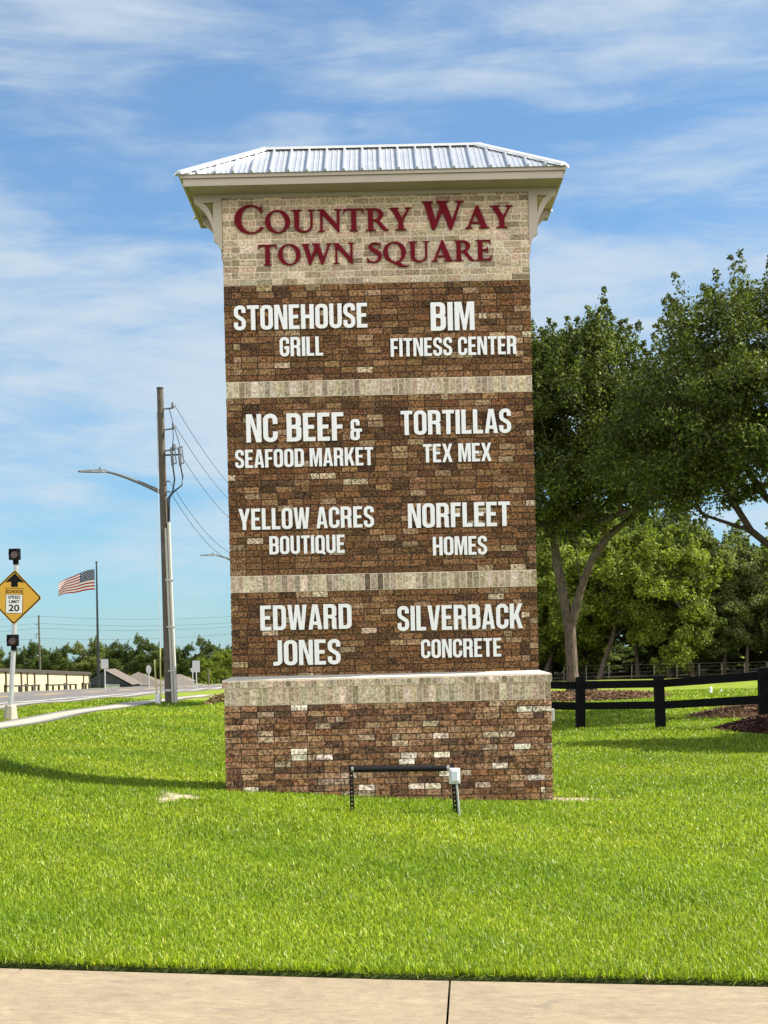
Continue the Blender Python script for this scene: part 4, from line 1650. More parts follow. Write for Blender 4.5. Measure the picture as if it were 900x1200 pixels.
# the oak outside the frame whose shade lies on the lawn before the fence
seedsD = [((0, 0, -.2), -1), ((0, 0, 1.4), 0), ((.1, 0, 2.5), 1), ((-.9, .2, 4.2), 2), ((1.0, -.3, 4.4), 2)]
oak('oak beyond the right edge that shades the lawn before the fence', 17.6, 31.9, seedsD, (0, 0, 7.4), (4.3, 1.9, 2.2), 41, n_pts=480, base_r=.22, n_lobes=26, lobe=1.0, n_each=300, leaf=.15)

# woodland beyond the field: six kinds grown once, then copied
WOOD_COLS = [[(0.1269, 0.161, 0.0176), (0.161, 0.2001, 0.0234), (0.0927, 0.122, 0.0137), (0.2001, 0.2342, 0.0351)], [(0.0933, 0.1244, 0.0187), (0.1296, 0.1607, 0.0249), (0.0643, 0.0881, 0.0135), (0.1607, 0.1867, 0.0415)], [(0.1523, 0.1856, 0.019), (0.1951, 0.2331, 0.0285), (0.1094, 0.138, 0.0152), (0.2284, 0.2569, 0.0428)], [(0.1193, 0.1431, 0.0365), (0.1613, 0.1824, 0.0534), (0.0842, 0.1052, 0.0253), (0.2175, 0.2315, 0.0912)], [(0.063, 0.091, 0.0196), (0.084, 0.119, 0.0252), (0.0476, 0.0672, 0.0154), (0.112, 0.14, 0.0392)]]
KINDS = []
for k in range(6):
    rng = np.random.default_rng(100 + k)
    hgt = 10.0
    wdt = (3.6, 3.0, 4.2, 3.3, 4.0, 2.7)[k]
    cz = (5.0, 5.3, 4.7, 5.2, 4.6, 5.6)[k]
    rz_ = (4.1, 4.0, 4.2, 4.1, 4.4, 3.8)[k]
    ln = rng.normal(0, .5, 2)
    seeds = [((0, 0, -.3), -1), ((ln[0] * .3, ln[1] * .3, 1.0), 0), ((ln[0] * .7, ln[1] * .7, 2.2), 1), ((ln[0] + .5, ln[1] - .2, 3.6), 2), ((ln[0] - .6, ln[1] + .3, 3.8), 2)]
    tg = lobed_crown(rng, np.array((0, 0, cz)), np.array((wdt, wdt, rz_)), 40, .85, 300, -.95, .35)
    tg = tg[tg[:, 2] > .45]
    w, c = tree_meshes('woodland', 200 + k, seeds, tg, .13, .19, M_BARK, M_WOODS, WOOD_COLS[(0, 1, 2, 3, 2, 4)[k]], 120, .5, tip=.018, sides=5, step=1.1, flat=.8, shoots=26)
    KINDS.append((w, c))

KIND_WORD = ['bright green bushy tree', 'deep green full tree', 'broad yellow green tree', 'grey green loose tree', 'wide yellow green low tree', 'narrow deep green tree']
rng = random.Random(5)
spots = []
# front row along the wire fence, seen right of the sign: photo column, depth, scale
for i, u in enumerate((596, 632, 668, 706, 742, 778, 812, 846, 880, 916, 952, 990)):
    spots.append((u + rng.uniform(-6, 6), 133 + rng.uniform(-2, 4), (1.25, 1.2, 1.28, 1.48, 1.42, 1.34, 1.24, 1.2, 1.16, 1.2, 1.2, 1.25)[i], (0, 2, 4, 2, 0, 4, 1, 3, 3, 0, 2, 1)[i]))
for i, u in enumerate((580, 615, 650, 690, 725, 762, 800, 835, 905, 945, 980)):
    spots.append((u + rng.uniform(-8, 8), 148 + rng.uniform(-3, 5), (1.6, 1.65, 1.65, 1.75, 1.78, 1.68, 1.5, 1.4, 1.36, 1.45, 1.55)[i], (1, 3, 1, 5, 1, 5, 3, 1, 5, 3, 1)[i]))
for i, u in enumerate((600, 640, 682, 718, 756, 790, 824, 862, 900, 940, 985)):
    spots.append((u + rng.uniform(-8, 8), 166 + rng.uniform(-4, 6), (1.7, 1.7, 1.8, 1.85, 1.75, 1.6, 1.34, 1.28, 1.22, 1.35, 1.6)[i], (5, 1, 3, 1, 5, 1, 5, 1, 3, 1, 5)[i]))
for i, (u, Y, s, k) in enumerate(spots):
    p = pix(u, HOR, Y)
    row = 'along the wire fence' if Y < 141 else 'in the wood behind the field'
    place_tree('woodland_tree', KINDS[k][0], KINDS[k][1], (p.x, Y, gzf(p.x, Y)), rng.uniform(0, 6.28), (s * rng.uniform(.95, 1.1), s * rng.uniform(.95, 1.1), s),
               KIND_WORD[k] + ' ' + row, 'tree', 'trees of the wood beyond the field')

# undergrowth that closes the foot of the wood
for i in range(20):
    u = 618 + 19.5 * i + rng.uniform(-8, 8)
    Y = rng.uniform(136, 158)
    p = pix(u, HOR, Y)
    s_ = rng.uniform(.30, .48)
    place_tree('understory_bush', KINDS[(1, 3, 5)[i % 3]][0], KINDS[(1, 3, 5)[i % 3]][1], (p.x, Y, gzf(p.x, Y) - .5), rng.uniform(0, 6.28), (s_ * 1.7, s_ * 1.7, s_),
               'low dark bush filling the shade under the trees behind the wire fence', 'bush', 'undergrowth at the foot of the wood')

# tree line far off on the left, beyond the houses
far = []
for i, (u, top) in enumerate(((-22, 770), (6, 764), (32, 757), (66, 759), (104, 751), (140, 757), (176, 748), (212, 758), (248, 750), (282, 756), (316, 752), (-8, 760), (50, 755), (88, 762), (124, 755), (160, 758), (196, 760), (232, 762), (265, 760), (300, 758))):
    Y = 318 if i < 11 else 345
    p = pix(u, top, Y)
    g = gzf(p.x, Y)
    s = (p.z - g) / 10.0 * 1.1
    k = (5, 1, 5, 5, 3, 5, 5, 5, 5, 1, 5, 5, 5, 1, 5, 5, 1, 5, 5, 5)[i]
    place_tree('far_tree', KINDS[k][0], KINDS[k][1], (p.x, Y, g), rng.uniform(0, 6.28), (s * 1.12, s * 1.12, s * 1.0),
               'dark green tree of the far tree line behind the houses on the left', 'tree', 'far tree line on the left')
# two shrubs by the far road
for (u, v, Y, s, lab) in ((240, 793, 200, .42, 'round dark shrub beside the far road left of the sign'), (262, 788, 210, .55, 'lighter green shrub close to the left flank of the sign')):
    p = pix(u, v, Y)
    g = gzf(p.x, Y)
    place_tree('roadside_shrub', KINDS[4][0], KINDS[4][1], (p.x, Y, g - .4), 1.0 + u, s, lab, 'shrub')


# ------------------------------------------------------------------ wire fence in front of the wood
def build_wire_fence():
    Y = 126.0
    root = empty('wire_fence', (30, Y, gzf(30, Y)))
    tag(root, 'thin wire fence on slim grey posts along the edge of the wood', 'fence')
    M_POST = plain('weathered_post', (0.10, 0.085, 0.065), .9, vary=.2)
    us = [660 + 26.5 * i for i in range(12)]
    wires = MB()
    prev = None
    for i, u in enumerate(us):
        p = pix(u, HOR, Y)
        g = gzf(p.x, Y)
        mb = MB()
        mb.tube([(p.x, Y, g - .2), (p.x + random.uniform(-.04, .04), Y, g + 1.1)], .038, 6)
        o = mb.build('post', M_POST, root)
        o.matrix_parent_inverse = Matrix.Translation(root.location).inverted()
        if prev:
            for h in (.3, .6, .9, 1.15):
                wires.tube([(prev[0], Y, prev[1] + h), (p.x, Y, g + h)], .006, 4, caps=False)
        prev = (p.x, g)
    o = wires.build('wire', M_POST, root)
    o.matrix_parent_inverse = Matrix.Translation(root.location).inverted()


build_wire_fence()

# dark cabinet beside the oak, little white marker in the field
mb = MB()
p = pix(691, 800, 56.5)
g = gzf(p.x, 56.5)
root = empty('utility_cabinet', (p.x, 56.5, g))
tag(root, 'dark green utility cabinet beside the trunk of the forked oak', 'utility box')
mb.bbox((-.24, -.2, 0), (.24, .2, .52), .02)
M_CAB = plain('dark_green_cabinet', (0.018, 0.024, 0.020), .55, vary=.1)
mb.build('cabinet_body', M_CAB, root)
mb = MB()
mb.bbox((-.26, -.22, .522), (.26, .22, .56), .012)
mb.build('lid', M_CAB, root)
p = on_ground(833, 813)
mb = MB()
mb.tube([(0, 0, -.05), (0, 0, .20), (0, 0, .24)], [.05, .05, .03], 8)
o = mb.build('marker_stake', M_WHITE, None, p)
tag(o, 'little white marker stake standing out in the sunlit field', 'marker')
p = on_ground(845, 811)
mb = MB()
mb.tube([(0, 0, -.05), (0, 0, .09), (.03, 0, .11)], [.035, .035, .02], 8)
o = mb.build('sprinkler_head', M_WHITE, None, p)
tag(o, 'tiny white sprinkler head right of the marker stake', 'sprinkler')


# ------------------------------------------------------------------ big utility pole with street light
M_POLE = plain('weathered_pole_wood', (0.085, 0.070, 0.052), .9, vary=.3, scale=3, bump=.3)
M_POLE_D = plain('dark_pole_wood', (0.035, 0.03, 0.026), .9, vary=.3, scale=3)
M_CABLE = plain('black_cable', (0.012, 0.012, 0.013), .5)
M_CONDUIT = plain('pale_conduit', (0.40, 0.39, 0.35), .5, vary=.06)
M_ALU = plain('grey_aluminium', (0.13, 0.135, 0.14), .5, metal=.3, vary=.08)
M_PORC = plain('grey_porcelain', (0.11, 0.12, 0.13), .35)
M_YELLOW = plain('yellow_guard', (0.40, 0.38, 0.13), .5)


def lum_arm(mb_arm, mb_head, base, tip, z_drop=0):
    """tapering arm that rises to a flat street light head"""
    d = tip - base
    pts, rad = [], []
    for i in range(9):
        t = i / 8
        q = base + d * t
        q.z = base.z + d.z * (1 - (1 - t) ** 1.3)
        pts.append(q)
        rad.append(.075 - .035 * t)
    mb_arm.tube(pts, rad, 8)
    e = pts[-1]
    h = Vector((d.x, d.y, 0)).normalized()
    s = Vector((-h.y, h.x, 0))
    prof = [(-.05, .06, .06), (.12, .11, .075), (.45, .15, .06), (.85, .13, .035), (.92, .07, .02)]
    vs = []
    for t, w, th in prof:
        c = e + h * t
        for a, b in ((-w, -th * .5), (w, -th * .5), (w * .7, th), (-w * .7, th)):
            vs.append(c + s * a + Vector((0, 0, b)))
    fs = [(0, 1, 2, 3), (19, 18, 17, 16)]
    for i in range(4):
        for k in range(4):
            k2 = (k + 1) % 4
            fs.append((i * 4 + k, (i + 1) * 4 + k, (i + 1) * 4 + k2, i * 4 + k2))
    mb_head.add(vs, fs)
    c = e + h * .18
    mb_head.tube([c + Vector((0, 0, .06)), c + Vector((0, 0, .15))], .035, 8)
    return e


def utility_pole(root_loc, height, lean, label, detail=True):
    root = empty('utility_pole', root_loc)
    tag(root, label, 'utility pole', 'utility poles along the footpath')
    mb = MB()
    n = 12
    pts = [Vector((lean[0] * i / n, lean[1] * i / n, -.3 + (height + .3) * i / n)) for i in range(n + 1)]
    rad = [.165 - .055 * i / n for i in range(n + 1)]
    mb.tube(pts, rad, 12)
    mb.build('pole_shaft', M_POLE, root)
    at = lambda z: Vector((lean[0] * z / height, lean[1] * z / height, z))
    mb = MB()
    mb.tube([at(height - .02), at(height + .03)], [.125, .11], 12)
    mb.build('pole_cap', M_POLE_D, root)
    # street light arm to the left
    arm, head = MB(), MB()
    z0 = root_loc[2]
    lum_arm(arm, head, at(7.25) + Vector((-.1, -.02, 0)), at(7.95) + Vector((-1.9, -.35, 0)))
    arm.build('light_arm', M_ALU, root)
    head.build('light_head', M_ALU, root)
    # stand-off insulators for the three top wires, each a part
    hooks = []
    for z in (height - .72, height - 1.43, height - 2.15):
        mb = MB()
        a = at(z) + Vector((.10, -.05, 0))
        b = at(z + .02) + Vector((.44, -.10, 0))
        mb.tube([a, b], .03, 6)
        prof = [(0, .04), (.05, .075), (.07, .045), (.11, .075), (.13, .045), (.17, .06), (.2, .03)]
        mb.tube([b + Vector((-.0, 0, t)) for t, _ in prof], [r for _, r in prof], 10)
        mb.build('insulator', M_PORC, root)
        hooks.append(b + Vector((0, 0, .19)))
    for z in (height - 3.2, height - 3.55):
        mb = MB()
        a = at(z) + Vector((.10, -.05, 0))
        b = a + Vector((.14, -.03, 0))
        mb.tube([a, b], .03, 6)
        mb.build('cable_clamp', M_ALU, root)
        hooks.append(b)
    if detail:
        z = height - 2.3
        for dx in (.34, .60):
            mb = MB()
            p0 = at(z) + Vector((dx, -.12, .25))
            mb.tube([p0, p0 + Vector((.03, 0, -.62))], .05, 8)
            mb.tube([p0 + Vector((.10, 0, .02)), p0 + Vector((.16, -.02, -.55))], .022, 6)
            mb.tube([p0 + Vector((0, 0, -.02)), p0 + Vector((.11, 0, .03))], .025, 6)
            mb.tube([p0 + Vector((.03, 0, -.56)), p0 + Vector((.16, -.02, -.55))], .02, 6)
            mb.build('fuse_cutout', M_PORC, root)
        mb = MB()
        mb.tube([at(z) + Vector((.1, -.05, 0)), at(z) + Vector((.68, -.12, 0))], .032, 6)
        mb.build('cutout_bracket', M_POLE_D, root)
        mb = MB()
        for pts in ([(.37, -.12, z - .37), (.42, -.13, z - .85), (.34, -.13, z - 1.25), (.16, -.12, z - 1.5), (.15, -.12, z - 2.4)],
                    [(.63, -.12, z - .37), (.70, -.13, z - .75), (.66, -.14, z - 1.05), (.40, -.14, z - 1.25), (.22, -.13, z - 1.5), (.19, -.12, z - 2.4)],
                    [(.37, -.12, z + .25), (.42, -.12, z + .6), (.40, -.11, z + 1.2), (.30, -.1, z + 1.6)],
                    [(.63, -.12, z + .25), (.60, -.12, z + .45), (.5, -.11, z + .8), (.44, -.1, z + 1.05)]):
            q = [Vector(p) + at(p[2]) * Vector((1, 1, 0)) if False else Vector((p[0] + at(p[2]).x, p[1] + at(p[2]).y, p[2])) for p in pts]
            mb.tube(q, .028 if len(pts) > 4 else .014, 6)
        mb.build('riser_cable', M_CABLE, root)
        mb = MB()
        zt = z - 2.3
        for dx, r in ((.19, .058), (.085, .045)):
            mb.tube([at(zt - (0 if dx > .1 else .2)) + Vector((dx - .02, -.13, 0)), at(zt * .5) + Vector((dx + .0, -.14, 0)), Vector((dx + .05, -.15, -.2))], r, 8)
        mb.build('conduit', M_CONDUIT, root)
        mb = MB()
        for zz in (1.1, 2.6, 4.2):
            c = at(zz)
            mb.box((c.x + .0, c.y - .215, zz), (c.x + .27, c.y - .10, zz + .04))
        mb.build('conduit_strap', M_GALV, root)
        mb = MB()
        mb.tube([at(.42), at(.50)], .172, 12)
        mb.build('pole_tag_band', M_GALV, root)
    return root, hooks


pb = on_ground(199, 823)
pb = Vector((pb.x, 55.5, gzf(pix(199, 823, 55.5).x, 55.5)))
pb.x = pix(199, 823, 55.5).x
pt = pix(187.5, 455, 55.5)
pole1, hooks1 = utility_pole(pb, pt.z - pb.z, (pt.x - pb.x, 0), 'weathered wooden utility pole with a street light arm, left of the sign')
p2 = Vector((-7.55, 93.5, gzf(-7.55, 93.5)))
pole2, hooks2 = utility_pole(p2, pix(300, 583, 93.5).z - p2.z, (-.1, 0), 'farther utility pole hidden by the sign, only its street light showing', detail=False)
p3 = Vector((-7.7, 132, gzf(-7.7, 132)))
for i, (a, b) in enumerate(zip(hooks1, hooks2)):
    A, B = pb + a, p2 + b
    mb = MB()
    pts = []
    sag = (.55, .6, .75, 1.0, 1.05)[i]
    for k in range(25):
        t = k / 24
        q = A.lerp(B, t)
        q.z -= sag * 4 * t * (1 - t)
        pts.append(q - A)
    mb.tube(pts, .010, 5, caps=False)
    o = mb.build('overhead_wire', M_CABLE, None, A)
    tag(o, ('topmost', 'second highest', 'middle', 'second lowest', 'lowest')[i] + ' of the five wires sagging from the wooden pole behind the sign', 'wire', 'wires along the utility poles')

# guy wire with its yellow guard left of the pole
gyb = pix(188.5, 822, 54.6)
gy0 = Vector((gyb.x, 54.6, gzf(gyb.x, 54.6)))
mb = MB()
root = empty('guy_wire', gy0)
tag(root, 'thin guy wire with yellow plastic guard just left of the wooden pole', 'guy wire')
top = pb + Vector((pt.x - pb.x - .12, 0, (pt.z - pb.z) - .8)) - gy0
mb.tube([(0, 0, -.1), tuple(top)], .013, 5)
mb.build('wire', M_GALV, root)
mb = MB()
d = top.normalized()
mb.tube([d * .05 + Vector((-.12, -.05, 0)), d * 1.5 + Vector((-.19, -.05, 0))], [.022, .028], 8)
mb.tube([d * .05, d * 1.9], [.020, .026], 8)
mb.build('guard', M_YELLOW, root)
pp = pix(185.0, 827, 53.6)
mb = MB()
mb.tube([(0, 0, -.1), (0, 0, .30), (0, 0, .33)], [.085, .085, .06], 10)
o = mb.build('cable_pedestal', M_GREYBOX, None, (pp.x, 53.6, gzf(pp.x, 53.6)))
tag(o, 'short grey cable pedestal at the foot of the guy wire', 'pedestal')

# ------------------------------------------------------------------ school speed limit warning assembly
def font_mesh(mb, text, size, cx, cz, y, mi, squash=1.0):
    """small sign writing from the built-in font, set in the x, z plane facing -y"""
    cu = bpy.data.curves.new('writing', 'FONT')
    cu.body = text
    cu.size = size
    cu.align_x = 'CENTER'
    cu.align_y = 'CENTER'
    cu.extrude = 0.002
    cu.offset = size * 0.018
    ob = bpy.data.objects.new('writing', cu)
    COL.objects.link(ob)
    dg = bpy.context.evaluated_depsgraph_get()
    dg.update()
    me = bpy.data.meshes.new_from_object(ob.evaluated_get(dg))
    mb.add([(cx + v.co.x * squash, y - v.co.z, cz + v.co.y) for v in me.vertices], [list(p.vertices) for p in me.polygons], mi)
    bpy.data.objects.remove(ob)
    bpy.data.curves.remove(cu)
    bpy.data.meshes.remove(me)


def build_speed_sign():
    Y = 38.0
    b = pix(12.0, 838, Y)
    g = gzf(b.x, Y)
    k = Y / FPX
    root = empty('speed_sign', (b.x, Y, g))
    tag(root, 'yellow diamond school speed limit 20 ahead sign with beacons on a grey post', 'road sign')
    top = pix(19.5, 645, Y) - root.location
    foot = Vector((0, 0, 0))
    L = lambda u, v, dy=0: pix(u, v, Y + dy) - root.location
    M_SIGNY = plain('school_sign_yellow', (0.66, 0.36, 0.022), .45, vary=.05)
    M_SIGNB = plain('sign_black', (0.007, 0.007, 0.007), .6, spec=.12)
    M_SIGNW = plain('sign_white', (0.78, 0.78, 0.75), .45, vary=.03)
    M_LENS = plain('unlit_amber_lens', (0.055, 0.014, 0.008), .2, spec=.6)
    mb = MB()
    mb.tube([L(12.6, 828), L(17, 735), L(19.5, 650)], [.062, .058, .055], 10)
    mb.build('post', M_GALV, root)
    # tapered concrete-coloured footing
    f0 = L(12.2, 826)
    mb = MB()
    z0, z1 = -.12, f0.z
    vs = []
    for z, r in ((z0, .19), (z1 - .03, .135), (z1, .11)):
        for kk in range(8):
            t = 2 * math.pi * (kk + .5) / 8
            vs.append((f0.x * (z / max(z1, .01)) + r * math.cos(t), r * math.sin(t), z))
    fs = [(i * 8 + a, i * 8 + (a + 1) % 8, (i + 1) * 8 + (a + 1) % 8, (i + 1) * 8 + a) for i in range(2) for a in range(8)]
    fs.append(tuple(range(16, 24)))
    mb.add(vs, fs)
    mb.build('footing', M_CONC, root)
    for (u, v, s) in ((18.8, 650, 13.2), (16.6, 750.5, 13.6)):
        c = L(u, v)
        hw = s * k / 2
        mb = MB()
        mb.bbox((c.x - hw, -.20, c.z - hw), (c.x + hw, -.075, c.z + hw), .02)
        mb.tube([(c.x, -.04, c.z - hw - .10), (c.x, -.04, c.z - hw + .05)], .07, 8)
        bea = mb.build('beacon', M_SIGNB, root)
        mb = MB()
        mb.tube([(c.x, -.205, c.z - .01), (c.x, -.215, c.z - .01)], [.095, .08], 20)
        mb.build('lens', M_LENS, bea)
        mb = MB()
        n = 14
        vs = []
        for yy in (-.203, -.31):
            for rr in (.105, .113):
                for i in range(n + 1):
                    t = math.pi * (.02 + .96 * i / n)
                    vs.append((c.x + rr * math.cos(t), yy, c.z - .01 + rr * math.sin(t)))
        m = n + 1
        fs = []
        for i in range(n):
            for a, bb in ((0, 2), (1, 3), (2, 3), (0, 1)):
                fs.append((a * m + i, a * m + i + 1, bb * m + i + 1, bb * m + i))
        mb.add(vs, fs)
        mb.build('visor', M_SIGNB, bea)
    # diamond plate: rounded corners, black border, yellow field
    c = L(17.6, 700.2)
    hd = 32.4 * k
    lean = math.atan2((L(18.6, 669) - L(17.2, 731.6)).x, (L(18.6, 669) - L(17.2, 731.6)).z)
    plate = empty('diamond_plate', parent=root)
    plate.location = (c.x, 0, c.z)
    plate.rotation_euler = (0, lean, 0)

    def dia(r, rad):
        return fillet([(0, -r, rad), (r, 0, rad), (0, r, rad), (-r, 0, rad)], 5)
    mb = MB()
    mb.prism(dia(hd, .06), -.075, -.069, 0)
    mb.build('plate_edge', M_SIGNY, plate)
    mb = MB()
    mb.prism(dia(hd * .975, .055), -.079, -.0755, 0)
    mb.build('border', M_SIGNB, plate)
    mb = MB()
    mb.prism(dia(hd * .915, .045), -.083, -.0795, 0)
    mb.build('yellow_face', M_SIGNY, plate)
    u = k
    mb = MB()
    mb.prism([(-4 * u, 12.2 * u), (3.9 * u, 12.2 * u), (3.9 * u, 18.0 * u), (11.6 * u, 17.4 * u), (0.2 * u, 28.2 * u), (-11.2 * u, 17.4 * u), (-4 * u, 18.0 * u)], -.087, -.0835)
    mb.build('arrow', M_SIGNB, plate)
    # miniature speed limit sign
    mb = MB()
    xl, xr, zb, zm, zt = -9.3 * u, 9.6 * u, -18.3 * u, 3.3 * u, 10.2 * u
    mb.box((xl - .012, -.086, zb - .012), (xr + .012, -.0835, zt + .012), 0)
    mb.box((xl, -.089, zb), (xr, -.0865, zm - .004), 1)
    mb.box((xl, -.089, zm + .004), (xr, -.0865, zt), 2)
    mb.build('limit_panel', [M_SIGNB, M_SIGNW, M_SIGNY], plate)
    for word, size, zz, sq in (('SCHOOL', .105, 6.6, .95), ('SPEED', .100, 0.0, 1.08), ('LIMIT', .100, -5.2, 1.08), ('20', .215, -12.8, 1.2)):
        mb = MB()
        font_mesh(mb, word, size, 0, zz * u, -.091, 0, sq)
        mb.build('writing', M_SIGNB, plate)


build_speed_sign()


# ------------------------------------------------------------------ flag and pole
def build_flag():
    Y = 190.0
    k = Y / FPX
    b = pix(115.4, 805, Y)
    t = pix(113.0, 660, Y)
    root = empty('flagpole', (b.x, Y, gzf(b.x, Y)))
    tag(root, 'tall dark flagpole beyond the road on the left', 'flagpole')
    top = t - root.location
    mb = MB()
    mb.tube([(0, 0, -.2), tuple(top * .5), tuple(top)], [.17, .14, .085], 10)
    mb.build('pole_shaft', plain('dark_bronze', (0.02, 0.024, 0.03), .4, metal=.3), root)
    mb = MB()
    c = top + Vector((0, 0, .12))
    prof = [(-.12, .02), (-.08, .1), (0, .14), (.08, .1), (.12, .02)]
    mb.tube([c + Vector((0, 0, z)) for z, _ in prof], [r for _, r in prof], 10)
    mb.build('finial', plain('dark_bronze', (0.02, 0.024, 0.03), .4), root)
    # the flag: hoist along the pole, blowing to the left and drooping
    M_R = plain('flag_red', (0.30, 0.012, 0.022), .8)
    M_W = plain('flag_white', (0.62, 0.62, 0.62), .8)
    M_B = plain('flag_blue', (0.010, 0.018, 0.085), .8)
    hoist = 24 * k
    fly = 47 * k
    h0 = pix(112.6, 691.0, Y)

    def fp(s, v, off=0.0):
        """s along the fly 0..1, v up the hoist 0..1"""
        x = -fly * s * (.92 - .03 * v)
        droop = -(.10 + .40 * s) * fly * s * (.30 + .42 * v) * 1.05
        wave = .30 * s * math.sin(s * 9.0 + v * 1.3)
        z = v * hoist * (1 + .02 * s) + droop + .16 * s * math.sin(s * 8 + 1.0)
        return Vector((x - .14, wave - off, z))
    nx, nz = 40, 26
    vs = [fp(i / nx, j / nz) for i in range(nx + 1) for j in range(nz + 1)]
    mb = MB()
    for i in range(nx):
        for j in range(nz):
            s, v = (i + .5) / nx, (j + .5) / nz
            stripe = int(v * 13)
            mi = 0 if stripe % 2 == 0 else 1
            if s < .40 and v > 6 / 13: mi = 2
            a = i * (nz + 1) + j
            mb.add([vs[a], vs[a + nz + 1], vs[a + nz + 2], vs[a + 1]], [(0, 1, 2, 3)], mi, smooth=True)
    fl = mb.build('flag', [M_R, M_W, M_B], None, h0)
    tag(fl, 'red, white and blue striped national flag flying leftward from the dark flagpole', 'flag')
    mb = MB()
    for row in range(9):
        for colm in range(6 if row % 2 == 0 else 5):
            s = .40 * ((colm + (.5 if row % 2 == 0 else 1.0)) / 6.0)
            v = 6 / 13 + (7 / 13) * ((row + .5) / 9.0)
            pts = []
            for q in range(10):
                r = (.085 if q % 2 == 0 else .034)
                an = math.pi / 2 + q * math.pi / 5
                pts.append(fp(s + r * math.cos(an) / fly, v + r * math.sin(an) / hoist, .02))
            mb.add(pts, [tuple(range(10))])
    mb.build('star', M_W, fl)


build_flag()

